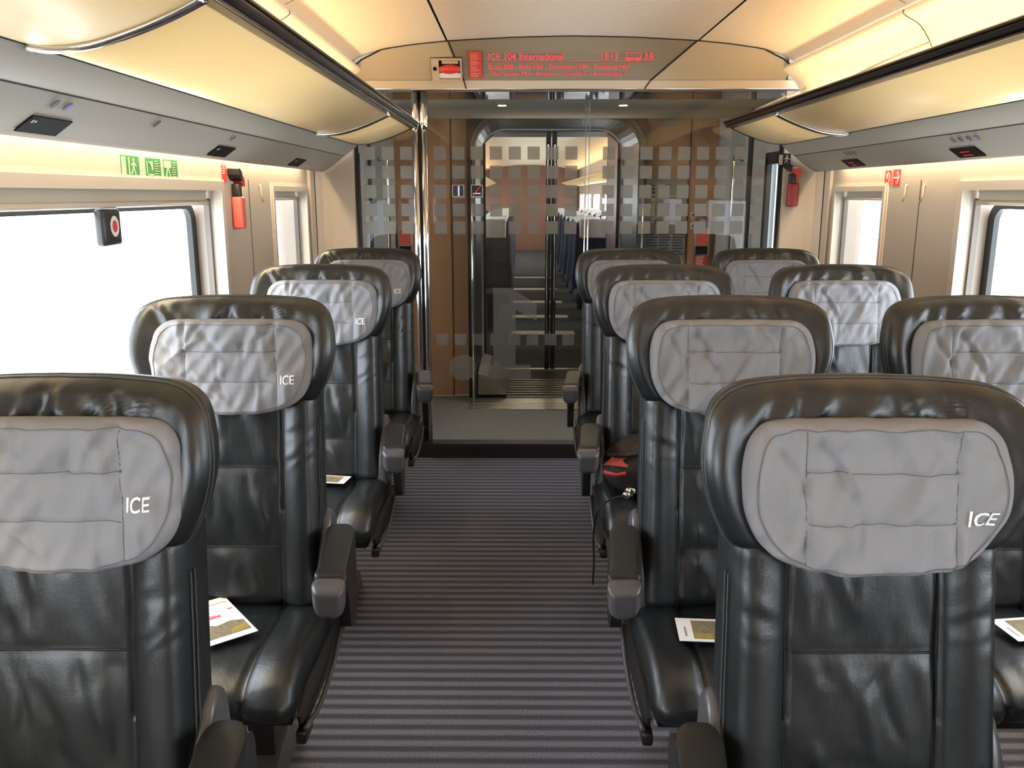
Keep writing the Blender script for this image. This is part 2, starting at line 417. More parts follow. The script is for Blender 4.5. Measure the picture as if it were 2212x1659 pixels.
# bulkhead display panel above the glass
mb = MB()
N = 44
top = [(-1.12+2.24*i/N) for i in range(N+1)]
def bt(r): return ceil_z(r)-(.012 if abs(r) > 1.0 else 0)-(max(0, abs(r)-1.05)*.35)
def bp_(r, f): return (CX+r, 4.60+.13*f, bt(r)+(2.085-bt(r))*f)
L0 = lambda f: -.63+.07*f
R0 = lambda f: .63-.21*f
mb.grid(lambda u, v: bp_(L0(v)+(R0(v)-L0(v))*u, v), 30, 7, 'ribdisp')
mb.grid(lambda u, v: bp_(-1.12+(L0(v)+1.12)*u, v), 14, 7, 'dispside')
mb.grid(lambda u, v: bp_(R0(v)+(1.12-R0(v))*u, v), 16, 7, 'dispside')
mb.sweep([(CX-1.14, 2.085), (CX+1.2, 2.085)], 4.73, 4.735, 'offwhite')
for f0, f1 in ((0, 1),):                      # lip
    mb.add([(CX-1.14, 4.735, 2.085), (CX+1.20, 4.735, 2.085), (CX+1.24, 4.75, 2.043), (CX-1.14, 4.75, 2.043)], [(0, 1, 2, 3)], 'offwhite')
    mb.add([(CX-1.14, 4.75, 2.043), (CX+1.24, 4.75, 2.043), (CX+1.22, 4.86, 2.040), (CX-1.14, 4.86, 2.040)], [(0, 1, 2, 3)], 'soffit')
mb.tube([(CX-1.14, 4.749, 2.043), (CX+1.24, 4.749, 2.043)], .0022, 'chrome', 6)
mb.tube([(CX-1.12, 4.733, 2.085), (CX+1.16, 4.733, 2.085)], .0015, 'dark', 6)
for a, b in (((-.63), -.56), (.63, .42)):
    mb.tube([bp_(a, 0), bp_(b, 1), (CX+b, 4.735, 2.084)], .005, 'dark', 6)
    mb.tube([(CX+b, 4.733, 2.085), (CX+b+(.012 if a < 0 else -.03), 4.748, 2.043)], .0035, 'dark', 6)
mb.tube([(CX+r, 4.598, bt(r)-.001) for r in top], .0045, 'dark', 6)
struct(mb.build('trim_5'))
# bulkhead solid sides
mb = MB()
for s in (-1, 1):
    prof = [(1.165, YB-.02), (1.175, YB-.028), (1.30, YB-.03), (1.345, YB-.045), (1.372, YB-.085), (1.385, YB-.15), (1.41, YB-.15), (1.41, YB+.05), (1.165, YB+.05)]
    mb.prism([(CX+s*a, b) for a, b in prof], 'z', 0, 1.76, 'wall', False)
    mb.box((CX+s*1.165, YB-.02, 1.76), (CX+s*1.45, YB+.05, 2.30), 'wall')
    mb.tube([(CX+s*1.162, YB-.022, .02), (CX+s*1.162, YB-.022, 1.76)], .006, 'rubber', 6)
    mb.box((CX+s*1.373, YB-.1, .05), (CX+s*1.377, YB-.085, 1.66), 'dark')
mb.box((CX-1.45, YB+.0, 2.05), (CX+1.45, YB+.05, 2.30), 'wall')
struct(mb.build('wall_front'))
mb = MB(); mb.box((CX-1.6, Y0-.05, 0), (CX+1.6, Y0, 2.3), 'wall'); struct(mb.build('wall_rear'))

# ---------------------------------------------------------------- luggage racks
def rack(s, label):
    t = thing('luggage_rack', label, 'luggage rack', (CX+s*.8, Y0, 1.75), 'overhead racks along both sides')
    inv = Matrix.Translation((-(CX+s*.8), -Y0, -1.75))
    belly = smoothline([(1.143, 1.760), (1.10, 1.755), (1.03, 1.762), (.95, 1.785), (.88, 1.812), (.825, 1.838)], 5)
    def put(mb, name):
        o = mb.build(name, t); o.data.transform(inv); return o
    secs = [(Y0, -.62), (-.60, 1.60), (1.62, 3.82), (3.84, 4.62)]
    for a, b in secs:
        mb = MB(); prof = [(CX+s*p.x, p.y) for p in belly]
        up = [(CX+s*(p.x), p.y+.014) for p in belly][::-1]
        mb.sweep(prof+up, a, b, 'cream', closed=True)
        put(mb, 'shelf_panel')
    for y in (-.61, 1.61, 3.83):
        mb = MB()
        mb.tube([(CX+s*p.x, y-.004, p.y-.002) for p in belly], .010, 'chrome', 8)
        mb.tube([(CX+s*p.x, y+.016, p.y-.001) for p in belly], .006, 'darkchrome', 8)
        put(mb, 'seam_strip')
    mb = MB(); e = [(CX+s*.825, 1.845), (CX+s*.80, 1.855)]
    mb.sweep([(CX+s*r, z) for r, z in [(.832, 1.832), (.815, 1.836), (.797, 1.846), (.79, 1.858), (.797, 1.872), (.815, 1.878), (.83, 1.872)]], Y0, 4.63, 'darkchrome', closed=True)
    mb.tube([(CX+s*.790, Y0, 1.866), (CX+s*.790, 4.64, 1.866)], .0045, 'chrome', 8)
    mb.tube([(CX+s*.806, Y0, 1.838), (CX+s*.806, 4.64, 1.838)], .0035, 'chrome', 8)
    put(mb, 'edge_rail')
    mb = MB(); mb.tube([(CX+s*p.x, 4.622, p.y-.001) for p in belly], .004, 'darkchrome', 6); put(mb, 'end_trim')
    mb = MB()
    for y in ((3.25,) if s < 0 else (1.4, 3.25, 4.6)):
        mb.tube([(CX+s*1.19, y, 2.03), (CX+s*1.0, y-.02, 1.95), (CX+s*.83, y-.04, 1.87)], .004, 'ledge', 6)
        put(mb, 'bracket'); mb = MB()
    return t
rack(-1, 'cream overhead luggage rack with dark chrome edge above the left windows')
rack(1, 'cream overhead luggage rack with dark chrome edge above the right windows')

# ---------------------------------------------------------------- signs, displays, fittings
def quadpts(c, mb, m, th=.002, nrm=(0, 0, 1)):
    n = Vector(nrm).normalized()*th; c = [Vector(p) for p in c]
    vs = c+[p+n for p in c]; mb.add(vs, [(3, 2, 1, 0), (4, 5, 6, 7), (0, 1, 5, 4), (1, 2, 6, 5), (2, 3, 7, 6), (3, 0, 4, 7)], m)
def local(fn0, u, v):     # frame helper: origin, u axis, v axis -> function of (a, b, h)
    o = Vector(fn0); u = Vector(u).normalized(); v = Vector(v).normalized(); n = u.cross(v)
    return lambda a, b, h=0: o+u*a+v*b+n*h
def flat(mb, fr, pts, m, h=0, th=.0006):
    n = len(pts); vs = [fr(a, b, h) for a, b in pts]+[fr(a, b, h+th) for a, b in pts]
    mb.add(vs, [tuple(range(n))[::-1], tuple(range(n, 2*n))]+[(i, (i+1) % n, n+(i+1) % n, n+i) for i in range(n)], m)
def rect(mb, fr, a0, b0, a1, b1, m, h=0, th=.0006): flat(mb, fr, [(a0, b0), (a1, b0), (a1, b1), (a0, b1)], m, h, th)

# seat reservation displays on the slanted panels  (origin = lower left seen from the aisle)
def panel_frame(s, y, r): 
    v = Vector((-s*1, 0, .7)).normalized()            # up along the slant
    u = Vector((0, s*-1, 0))
    return local((CX+s*r, y, gp(r)-.0065), (0, -s, 0), v)
def res_display(s, y, wd, lit, label):
    mb = MB(); fr = panel_frame(s, y, 1.312); hh = .052
    rect(mb, fr, 0, 0, wd, hh, 'screen', .0, .003)
    if lit:
        for b in (.012, .030):
            a = wd*.30
            for k in range(6): rect(mb, fr, a+k*.011, b, a+k*.011+.0085, b+.006, 'redled_dim', .005, .0004)
    else:
        rect(mb, fr, wd*.06, .034, wd*.10, .044, 'ledge', .005, .0004); rect(mb, fr, wd*.13, .036, wd*.17, .042, 'ledge', .005, .0004)
    return tag(mb.build('reservation_display'), label, 'display', 'seat reservation displays')
res_display(-1, 1.83, .16, 0, 'blank black seat reservation display on the left panel nearest the camera')
res_display(-1, 2.95, .175, 0, 'blank black seat reservation display on the left panel above the red torch, middle of three')
res_display(-1, 3.98, .175, 0, 'small blank black seat reservation display at the far end of the left panel')
res_display(1, 3.19, .175, 1, 'black seat reservation display with red figures on the right panel, the nearer one')
res_display(1, 4.24, .19, 1, 'black seat reservation display with red figures on the right panel beside the bulkhead')
def reading(s, ys, blue, label):
    t = thing('reading_light', label, 'reading light', (CX+s*1.22, ys[0], 1.70), 'reading light clusters')
    for k, y in enumerate(ys):
        mb = MB(); r = 1.232
        fr = panel_frame(s, y, r)
        pts = [(.009*math.cos(q*math.pi/6), .013*math.sin(q*math.pi/6)) for q in range(12)]
        flat(mb, fr, pts, 'plastic', .003, .002)
        if blue == k: flat(mb, fr, [(a*.5+.003, b*.5) for a, b in pts], 'blueled', .005, .0006)
        o = mb.build('lamp_button', t); o.data.transform(Matrix.Translation(-t.location))
reading(-1, [1.85, 1.90], 1, 'pair of reading light buttons with a blue glow on the left panel')
reading(-1, [2.36], -1, 'single reading light button on the left panel between first and second display')
reading(-1, [2.98], -1, 'single reading light button above the middle display on the left panel')
reading(1, [3.09, 3.04, 2.985, 2.935], 3, 'row of four reading light buttons with a blue glow on the right panel')
reading(1, [4.09, 4.04, 4.0], -1, 'row of three dark reading light buttons at the far end of the right panel')

# safety signs on the left wall above the big window
XL = CX-RW; XR = CX+RW
def wall_l(y, z): return local((XL, y, z), (0, 1, 0), (0, 0, 1))
def wall_r(y, z): return local((XR, y, z), (0, -1, 0), (0, 0, 1))
def figure(mb, fr, a, b, h, m):                    # running figure
    k = h
    P = lambda pts: flat(mb, fr, [(a+x*k, b+y*k) for x, y in pts], m, .0016, .0005)
    P([(.40+.09*math.cos(q*math.pi/5), .90+.09*math.sin(q*math.pi/5)) for q in range(10)])
    P([(.30, .78), (.50, .78), (.45, .40), (.28, .40)]); P([(.48, .76), (.75, .55), (.70, .50), (.46, .66)])
    P([(.30, .76), (.08, .60), (.12, .54), (.32, .66)]); P([(.40, .42), (.62, .22), (.62, 0), (.54, 0), (.52, .18), (.30, .40)])
    P([(.30, .42), (.24, .16), (.02, .08), (.02, .15), (.16, .24), (.26, .45)])
mb = MB(); fr = wall_l(2.50, 1.548)
rect(mb, fr, 0, 0, .12, .062, 'greensign', 0, .0015); rect(mb, fr, .004, .004, .030, .058, 'offwhite', .0015); rect(mb, fr, .048, .008, .054, .058, 'offwhite', .0015)
figure(mb, fr, .062, .006, .05, 'offwhite')
tag(mb.build('escape_sign'), 'green emergency exit sign with a running figure, leftmost above the left window', 'sign')
def lines(mb, fr, a0, a1, b0, b1, n, m):
    for k in range(n):
        b = b0+(b1-b0)*k/(n-1); rect(mb, fr, a0, b, a0+(a1-a0)*random.uniform(.55, 1), b+(b1-b0)/n*.38, m, .0016)
mb = MB(); fr = wall_l(2.665, 1.547)
rect(mb, fr, 0, 0, .112, .062, 'greensign', 0, .0015); lines(mb, fr, .065, .105, .008, .052, 7, 'offwhite')
rect(mb, fr, .008, .010, .055, .014, 'offwhite', .0016); rect(mb, fr, .008, .01, .012, .052, 'offwhite', .0016)
flat(mb, fr, [(.02, .05), (.05, .052), (.052, .03), (.044, .024), (.04, .04)], 'offwhite', .0016)
tag(mb.build('instruction_sign'), 'green window-hammer instruction sign, middle of three above the left window', 'sign')
mb = MB(); fr = wall_l(2.80, 1.547)
rect(mb, fr, 0, 0, .112, .062, 'greensign', 0, .0015); lines(mb, fr, .068, .105, .008, .052, 7, 'offwhite')
rect(mb, fr, .004, .036, .058, .058, 'offwhite', .0016)
flat(mb, fr, [(.012, .006), (.018, .006), (.032, .034), (.046, .006), (.052, .006), (.036, .042), (.028, .042)], 'offwhite', .0017)
tag(mb.build('instruction_sign'), 'green break-glass instruction sign, right one of three above the left window', 'sign')
mb = MB(); fr = wall_l(3.345, 1.548)
rect(mb, fr, 0, 0, .055, .064, 'redsign', 0, .0015); lines(mb, fr, .008, .045, .030, .058, 4, 'white')
tag(mb.build('notice_sign'), 'small red notice with white lines beside the torch on the left wall', 'sign')
mb = MB(); fr = wall_r(4.035, 1.538)
rect(mb, fr, 0, 0, .07, .068, 'redsign', 0, .0015)
flat(mb, fr, [(.012, .01), (.03, .006), (.044, .012), (.044, .016), (.03, .012), (.014, .014)], 'white', .0016)
flat(mb, fr, [(.03, .062), (.048, .05), (.056, .034), (.050, .016), (.044, .016), (.049, .034), (.042, .048), (.028, .057)], 'white', .0016)
flat(mb, fr, [(.012, .045), (.024, .054), (.030, .046), (.028, .03), (.022, .03), (.02, .042)], 'white', .0016)
tag(mb.build('phone_sign'), 'red sign with a white telephone receiver on the right wall', 'sign')
mb = MB(); fr = wall_r(3.95, 1.538)
rect(mb, fr, 0, 0, .078, .070, 'redsign', 0, .0015)
rect(mb, fr, .010, .031, .06, .037, 'white', .0016)
flat(mb, fr, [(.040, .060), (.047, .060), (.068, .034), (.047, .008), (.040, .008), (.060, .034)], 'white', .0016)
tag(mb.build('arrow_sign'), 'red sign with a white arrow pointing right on the right wall', 'sign')
fb = local((1.409, YB-.031, 1.653), (1, 0, 0), (0, 0, 1))
mb = MB(); rect(mb, fb, 0, 0, .067, .064, 'dark', 0, .0015)
rect(mb, fb, .004, .004, .024, .056, 'offwhite', .0016); figure(mb, fb, .026, .004, .052, 'offwhite')
tag(mb.build('exit_sign'), 'dark exit sign with a pale door and running figure on the right pillar', 'sign')
def hook(s, y, label):
    mb = MB(); x = CX+s*(RW-.002)
    mb.tube([(x, y, 1.54), (x-s*.003, y, 1.535), (x-s*.006, y, 1.50), (x-s*.012, y, 1.468), (x-s*.018, y, 1.472)], [.006, .004, .003, .003, .003], 'offwhite', 8)
    tag(mb.build('coat_hook'), label, 'coat hook', 'slim coat hooks between the windows')
hook(1, 3.80, 'slim coat hook on the right wall left of the panel joint'); hook(1, 3.69-.06, 'slim coat hook on the right wall right of the panel joint')
hook(-1, 3.56, 'slim coat hook on the left wall just right of the red torch'); hook(-1, 3.82, 'slim coat hook on the left wall beside the narrow window')
# torches
def torch(loc, rz, label, lean, body):
    t = thing('emergency_torch', label, 'torch', loc); t.rotation_euler = (0, 0, rz); t.scale = (.92, .92, .92)
    mb = MB(); mb.box((-.030, -.045, -.19), (.030, -.002, -.055), body, .008); o = mb.build('battery_case', t)
    mb = MB()
    for k in range(7): mb.box((.031, -.040, -.18+.017*k), (.0325, -.008, -.170+.017*k), 'dark')
    mb.build('grille', t)
    mb = MB(); mb.box((-.025, -.040, -.06), (.008, -.004, .0), 'black', .006); mb.build('grip', t)
    mb = MB(); mb.tube([(.018, -.022, -.06), (.018, -.022, -.02), (.020, -.024, .005)], [.010, .011, .014], 'red', 12)
    mb.prism([(.036, -.012), (.038, .008), (.028, .026), (.0, .036), (-.016, .044), (-.022, .012), (.0, .0), (.012, -.012)], 'y', -.044, -.008, 'red'); mb.build('neck', t)
    mb = MB(); mb.prism([(-.015, .045), (-.021, .010), (-.040, .020), (-.056, .036), (-.060, .060), (-.050, .064)], 'y', -.052, -.002, 'black'); mb.build('lamp_head', t)
    mb = MB(); mb.box((-.022, -.065, .030), (.012, -.03, .036), 'chrome', .002); mb.build('clip', t) if rz == 0 else None
    return t
torch((XL, 3.46, 1.542), math.radians(90), 'red emergency torch with black head hanging on the left wall between windows', 0, 'salmon')
torch((1.492, YB-.03, 1.61), 0, 'dark red emergency torch on the right pillar below the exit sign', 0, 'darkred')
# emergency break marker on the left window
t = thing('break_marker', 'black block with a red and white target hanging at the top of the left window', 'emergency marker', (CX-1.47, 2.50, 1.41))
mb = MB(); mb.box((.0, -.05, -.055), (.030, .06, .05), 'black', .010); mb.build('block', t)
mb = MB()
for r, m, h in ((.026, 'white', .0305), (.015, 'red', .0312)):
    fr = local((h, .012, 0), (0, 1, 0), (0, 0, 1)); flat(mb, fr, [(r*math.cos(q*math.pi/12), r*1.15*math.sin(q*math.pi/12)) for q in range(24)], m, 0, .0008)
mb.build('target', t)

# display on the bulkhead panel : local frame on the slanted board
du = Vector((1, 0, 0)); dv = Vector((0, -.13, 2.255-2.085)).normalized()
df = local((0, 4.73-.005, 2.087), du, dv)
dfy = lambda zpix: zpix
t = thing('information_display', 'red LED train information display set into the ribbed board above the glass door', 'display', (CX, 4.65, 2.1))
mb = MB()
SL = (2.255-2.085)/dv.z
def dtext(txt, x0, x1, b, size, m, bold=.0):
    n0 = len(mb.v); textmesh(mb, txt, size, m, lambda a, c, h: (a, c, 0), bold=bold)
    xs = [v[0] for v in mb.v[n0:]]; lo, hi = min(xs), max(xs)
    for k in range(n0, len(mb.v)):
        a, c, _ = mb.v[k]; mb.v[k] = tuple(df(x0+(a-lo)/(hi-lo)*(x1-x0), b+c, .004))
dtext('ICE', -.155, -.096, .112, .055, 'redled'); dtext('104', -.070, -.015, .112, .055, 'redled', .0008); dtext('International', .004, .229, .112, .055, 'redled', .0008)
dtext('18:13', .423, .508, .112, .053, 'redled', .0004); dtext('38', .640, .688, .112, .053, 'redled', .0004)
for a0, b0, a1, b1 in ((.546, .112, .629, .124), (.546, .124, .550, .150), (.625, .124, .629, .150), (.546, .148, .629, .151), (.556, .106, .572, .112), (.602, .106, .618, .112)):
    rect(mb, df, a0, b0, a1, b1, 'redled', .003)
rect(mb, df, -.155, .0965, .681, .0985, 'redled_dim', .003)
o = mb.build('display_text_large', t); o.data.transform(Matrix.Translation(-t.location))
mb = MB()
dtext('Basel SBB - Köln Hbf - Düsseldorf Hbf - Duisburg Hbf -', -.155, .587, .062, .036, 'redled')
dtext('Oberhausen Hbf - Arnhem - Utrecht C - Amsterdam C', -.155, .570, .024, .036, 'redled')
o = mb.build('display_text_small', t); o.data.transform(Matrix.Translation(-t.location))
mb = MB(); rect(mb, df, -.255, .008, -.190, .158, 'redsign', .002, .001)
for k in range(16): rect(mb, df, -.249, .018+k*.0085, -.249+random.uniform(.03, .052), .0205+k*.0085, 'pink' if k % 4 == 3 else 'offwhite', .003, .0004)
tag(mb.build('notice_sticker'), 'upright red notice sticker between the brake handle and the LED display', 'sign')
t = thing('emergency_brake', 'emergency brake with a red pull handle in a cream framed recess above the bulkhead', 'emergency brake', df(-.44, .01, 0))
off = Matrix.Translation(-t.location)
mb = MB()
for a0, b0, a1, b1 in ((-.450, .0, -.412, .122), (-.412, .0, -.293, .008), (-.412, .114, -.293, .122), (-.302, .008, -.293, .114)): rect(mb, df, a0, b0, a1, b1, 'offwhite', .0, .012)
rect(mb, df, -.452, -.002, -.291, .124, 'dark', -.004, .005)
flat(mb, df, [(-.433+.010*math.cos(q*math.pi/8), .068+.012*math.sin(q*math.pi/8)) for q in range(16)], 'navy', .012)
o = mb.build('frame', t); o.data.transform(off)
mb = MB(); rect(mb, df, -.412, .012, -.302, .040, 'white', .002, .004); rect(mb, df, -.395, .092, -.312, .108, 'offwhite', .002, .004)
o = mb.build('recess_plate', t); o.data.transform(off)
mb = MB(); hp = [df(-.410+.108*q/12, .066, .012) for q in range(13)]
mb.tube(hp, [.012+.012*math.sin(math.pi*q/12) for q in range(13)], 'red', 12); o = mb.build('pull_handle', t); o.data.transform(off)

# ---------------------------------------------------------------- glass bulkhead
YG = YB
bw = thing('glass_partition', 'fixed glass partition with frosted squares either side of the sliding door', 'partition', (CX, YG, 0))
offb = Matrix.Translation(-bw.location)
def pane(name, x0, x1, z0, z1, par, m='doorglass', y=YG, off=offb):
    g = MB(); g.add([(x0, y, z0), (x1, y, z0), (x1, y, z1), (x0, y, z1)], [(0, 1, 2, 3)], m); o = g.build(name, par); o.data.transform(off); return o
pane('glass_pane', CX-1.165, -.575, .08, 2.04, bw); pane('glass_pane', .385, CX+1.165, .08, 2.04, bw)
ROWS = [(1.685, 1.754), (1.584, 1.653), (1.480, 1.550), (1.382, 1.450), (1.286, 1.355)]
def squares(xs, par, off, y=YG-.004, skip=()):
    g = MB()
    for a, b in ROWS:
        for x in xs:
            if (x, a) in skip: continue
            g.add([(x, y, a), (x+.067, y, a), (x+.067, y, b), (x, y, b)], [(0, 1, 2, 3)], 'frost')
    o = g.build('frosted_pattern', par); o.data.transform(off)
squares([-.852, -.749, -.648], bw, offb)
squares([round(.46+.1025*k, 4) for k in range(9)], bw, offb)
g = MB()
for x in (-.556, -.513):                            # polished twin poles
    pts = [(x, YG-.03, z) for z in (.02, .6, 1.2, 1.84)]
    g.tube(pts, .0165, 'chrome', 16)
    g.tube([(x, YG-.03, 1.84), (x, YG-.03, 1.87), (x, YG-.03, 2.04)], [.0165, .021, .021], 'chrome', 16)
o = g.build('chrome_pole', bw); o.data.transform(offb)
g = MB(); g.box((-.543, YG-.03, .02), (-.527, YG+.01, 2.04), 'dark'); o = g.build('pole_seal', bw); o.data.transform(offb)
g = MB(); g.box((CX-1.16, YG-.055, 0), (CX+1.16, YG+.03, .085), 'plastic_dark')
o = g.build('base_rail', bw); o.data.transform(offb)
g = MB(); g.tube([(CX-1.155, YG-.006, .08), (CX-1.155, YG-.006, 1.8)], .008, 'rubber', 6); g.tube([(CX+1.155, YG-.006, .08), (CX+1.155, YG-.006, 1.8)], .008, 'rubber', 6)
g.tube([(.385, YG-.006, .085), (.385, YG-.006, 2.04)], .003, 'chrome', 6)
o = g.build('edge_trim', bw); o.data.transform(offb)
dr = struct(bpy.data.objects.new('door_1', None)); C.objects.link(dr); dr.location = (-.06, YG-.02, 0)
offd = Matrix.Translation(-dr.location)
pane('door_glass', -.495, .365, .085, 2.03, dr, 'doorglass', YG-.022, offd)
squares([round(-.464+.1025*k, 4) for k in range(8)], dr, offd, YG-.026)
g = MB()
for k in range(8):
    x = -.466+.1025*k; g.add([(x, YG-.026, .66), (x+.067, YG-.026, .66), (x+.067, YG-.026, .726), (x, YG-.026, .726)], [(0, 1, 2, 3)], 'frostlow')
o = g.build('frosted_band', dr); o.data.transform(offd)
g = MB()                                             # mirror image of "1." as seen from inside
y = YG-.026
one = [(-.142, .546), (-.142, .988), (-.045, .988), (.105, .894), (.105, .80), (-.015, .862), (-.015, .546), (.071, .546), (.071, .465), (-.217, .465), (-.217, .546)]
g.add([(x-.0, y-.0005, z) for x, z in one], [(0, 1, 6), (1, 2, 5, 6), (2, 3, 4, 5), (0, 6, 7, 8), (0, 8, 9, 10)], 'frostlow')
g.add([(-.318+.078*math.cos(q*math.pi/18), y-.0005, .53+.078*math.sin(q*math.pi/18)) for q in range(36)], [tuple(range(36))], 'frostlow')
o = g.build('frosted_numeral', dr); o.data.transform(offd)
g = MB(); g.tube([(.365, YG-.022, .085), (.365, YG-.022, 2.03)], .003, 'chrome', 6); g.box((-.50, YG-.068, .0), (.372, YG-.0551, .085), 'plastic_dark')
g.tube([(-.50, YG-.062, .086), (.372, YG-.062, .086)], .0025, 'plastic', 6)
o = g.build('door_edge', dr); o.data.transform(offd)
g = MB()
for k in range(58):
    x = -.44+k*.0135; g.box((x, YG-.0695, .022), (x+.006, YG-.0675, .062), 'dark')
o = g.build('vent_slots', dr); o.data.transform(offd)
g = MB(); fs_ = local((-.362, YG-.028, 1.488), (1, 0, 0), (0, 0, 1)); rect(g, fs_, 0, 0, .062, .063, 'white', 0, .0004); rect(g, fs_, .002, .002, .060, .061, 'navy', .0005)
textmesh(g, '1', .072, 'white', lambda a, b, h: fs_(.016+a, .006+b, .0013), bold=.001)
o = g.build('class_sticker', dr); o.data.transform(offd)
g = MB(); fs_ = local((-.260, YG-.028, 1.488), (1, 0, 0), (0, 0, 1)); rect(g, fs_, 0, 0, .062, .063, 'white', 0, .0004); rect(g, fs_, .002, .002, .060, .061, 'dark', .0005)
flat(g, fs_, [(.008, .006), (.012, .004), (.056, .058), (.052, .060)], 'redsign', .0014); rect(g, fs_, .010, .014, .052, .020, 'white', .0012)
o = g.build('no_smoking_sticker', dr); o.data.transform(offd)

# ---------------------------------------------------------------- vestibule and gangway
mb = MB()
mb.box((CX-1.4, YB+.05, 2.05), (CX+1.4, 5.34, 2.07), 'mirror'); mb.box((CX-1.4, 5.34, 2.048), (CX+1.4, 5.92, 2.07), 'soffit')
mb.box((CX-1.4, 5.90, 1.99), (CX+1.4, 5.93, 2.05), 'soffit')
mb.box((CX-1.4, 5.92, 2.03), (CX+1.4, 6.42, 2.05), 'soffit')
struct(mb.build('ceiling_vestibule'))
for k, x in enumerate((CX-.375, CX+.38)):
    t = thing('spotlight', 'small round spotlight in the vestibule ceiling, %s one' % ('left', 'right')[k], 'spotlight', (x, 5.6, 2.045), 'vestibule spotlights')
    mb = MB(); mb.tube([(0, 0, .002), (0, 0, -.004)], .034, 'chrome', 20); mb.build('bezel', t)
    mb = MB(); mb.tube([(0, 0, -.004), (0, 0, -.006)], .027, 'lamp', 20); mb.build('bulb', t)
for s in (-1, 1):
    mb = MB()
    # slightly bowed beech wall with portal at r=.6
    def wf(u, v, s=s):
        r = .605+(1.17-.605)*u; return (CX+s*r, 6.42-.05*math.sin(math.pi*min(1, u*1.0))-.10*(1-u)**3*0, 0.0+2.04*v)
    mb.grid(wf, 16, 2, 'wood')
    jr = .76 if s < 0 else .96
    mb.box((CX+s*jr-.002, 6.365, .0), (CX+s*jr+.002, 6.38, 2.04), 'dark')
    struct(mb.build('wall_vestibule_'+('left' if s < 0 else 'right')))
    # outer door side
    mb = MB(); X1 = CX+s*1.27; X2 = CX+s*1.17; XE = X1+s*.06
    mb.box((X1, YB+.05, 0), (XE, 4.97, 2.05), 'greydoor')
    mb.box((X1, 4.97, 0), (XE, 5.50, .85), 'greydoor'); mb.box((X1, 4.97, 1.72), (XE, 5.50, 2.05), 'greydoor')
    mb.box((X1, 5.50, 0), (XE, 6.05, 2.05), 'greydoor'); mb.box((X2, 6.05, 0), (XE, 6.10, 2.05), 'greydoor'); mb.box((X2, 6.10, 0), (X2+s*.05, 6.42, 2.05), 'greydoor')
    mb.box((X1-s*.012, 5.84, 0), (X1, 5.93, 2.05), 'rubber')
    mb.add([(X1+s*.03, 4.97, .85), (X1+s*.03, 5.50, .85), (X1+s*.03, 5.50, 1.72), (X1+s*.03, 4.97, 1.72)], [(0, 1, 2, 3)], 'winglass')
    mb.box((X1-s*.008, 5.46, .82), (X1+s*.02, 5.52, 1.75), 'rubber'); mb.box((X1-s*.008, 4.97, 1.68), (X1+s*.02, 5.5, 1.75), 'rubber')
    struct(mb.build('door_2' if s < 0 else 'door_3'))
    mb = MB(); xx = CX+s*1.13
    mb.tube([(xx+s*.06, 5.78, 1.72), (xx, 5.76, 1.74), (xx, 5.76, 1.70), (xx, 5.76, .9), (xx+s*.06, 5.78, .86)], .012, 'chrome', 10)
    tag(mb.build('handrail'), 'polished vertical handrail beside the %s outer door' % ('left' if s < 0 else 'right'), 'handrail', 'vestibule handrails')
def wallbox(x0, label):
    t = thing('extinguisher_box', label, 'fire extinguisher box', (x0, 6.37, 1.06))
    mb = MB(); mb.box((0, -.02, 0), (.11, .02, .20), 'metal', .004); mb.build('frame', t)
    mb = MB(); mb.box((.012, -.026, .075), (.098, -.018, .190), 'salmon'); mb.build('red_panel', t)
    mb = MB(); mb.box((.012, -.024, .010), (.098, -.018, .070), 'dark'); mb.build('window', t)
wallbox(-.885, 'red fronted extinguisher box in the wooden wall left of the door poles')
wallbox(1.285, 'red fronted extinguisher box in the wooden wall right of the timetable poster')
mb = MB(); f6 = local((1.295, 6.36, .965), (1, 0, 0), (0, 0, 1)); rect(mb, f6, 0, 0, .085, .10, 'redsign', 0, .002); lines(mb, f6, .008, .078, .01, .09, 10, 'white')
tag(mb.build('notice_sign'), 'red notice of white lines on the wood below the right extinguisher box', 'sign')
t = thing('timetable_poster', 'grey timetable poster with yellow column on the vestibule wood wall', 'poster', (.90, 6.355, 1.08))
mb = MB(); f6 = local((0, 0, 0), (1, 0, 0), (0, 0, 1)); rect(mb, f6, 0, .24, .315, .53, 'poster', 0, .004)
for cx_, m in ((.045, 'postergold'), (.155, 'posterblue')):
    for k in range(9): rect(mb, f6, cx_, .27+k*.026, cx_+.04, .285+k*.026, m if k < 5 else 'dark', .004, .001)
rect(mb, f6, .06, .385, .27, .392, 'postergold', .005, .001); rect(mb, f6, .06, .410, .27, .414, 'white', .005, .001)
mb.build('upper_sheet', t)
mb = MB(); rect(mb, f6, .02, -.02, .315, .21, 'poster', 0, .004)
for c in range(3):
    for k in range(8): rect(mb, f6, .03+c*.097, -.01+k*.02, .03+c*.097+random.uniform(.06, .088), .0+k*.02, 'posterblue', .004, .001)
mb.build('lower_sheet', t)
mb = MB(); f6 = local((1.02, 6.355, 1.985-.01), (1, 0, 0), (0, 0, 1)); rect(mb, f6, 0, 0, .10, .045, 'ledge', 0, .01)
tag(mb.build('wall_plate'), 'small pale grey plate high on the right wooden vestibule wall', 'plate')
for k, z in enumerate((1.355, 1.275)):
    mb = MB(); mb.box((1.252, 6.35, z-.02), (1.278, 6.37, z+.02), 'white', .003); mb.box((1.259, 6.346, z-.012), (1.271, 6.351, z+.012), 'dark')
    tag(mb.build('wall_switch'), ('upper', 'lower')[k]+' small key switch beside the timetable poster', 'switch', 'key switches')
mb = MB(); mb.tube([(1.345, 6.372, 1.31), (1.345, 6.352, 1.31)], .042, 'plastic', 24); mb.tube([(1.345, 6.352, 1.31), (1.345, 6.345, 1.31)], .02, 'pink', 16)
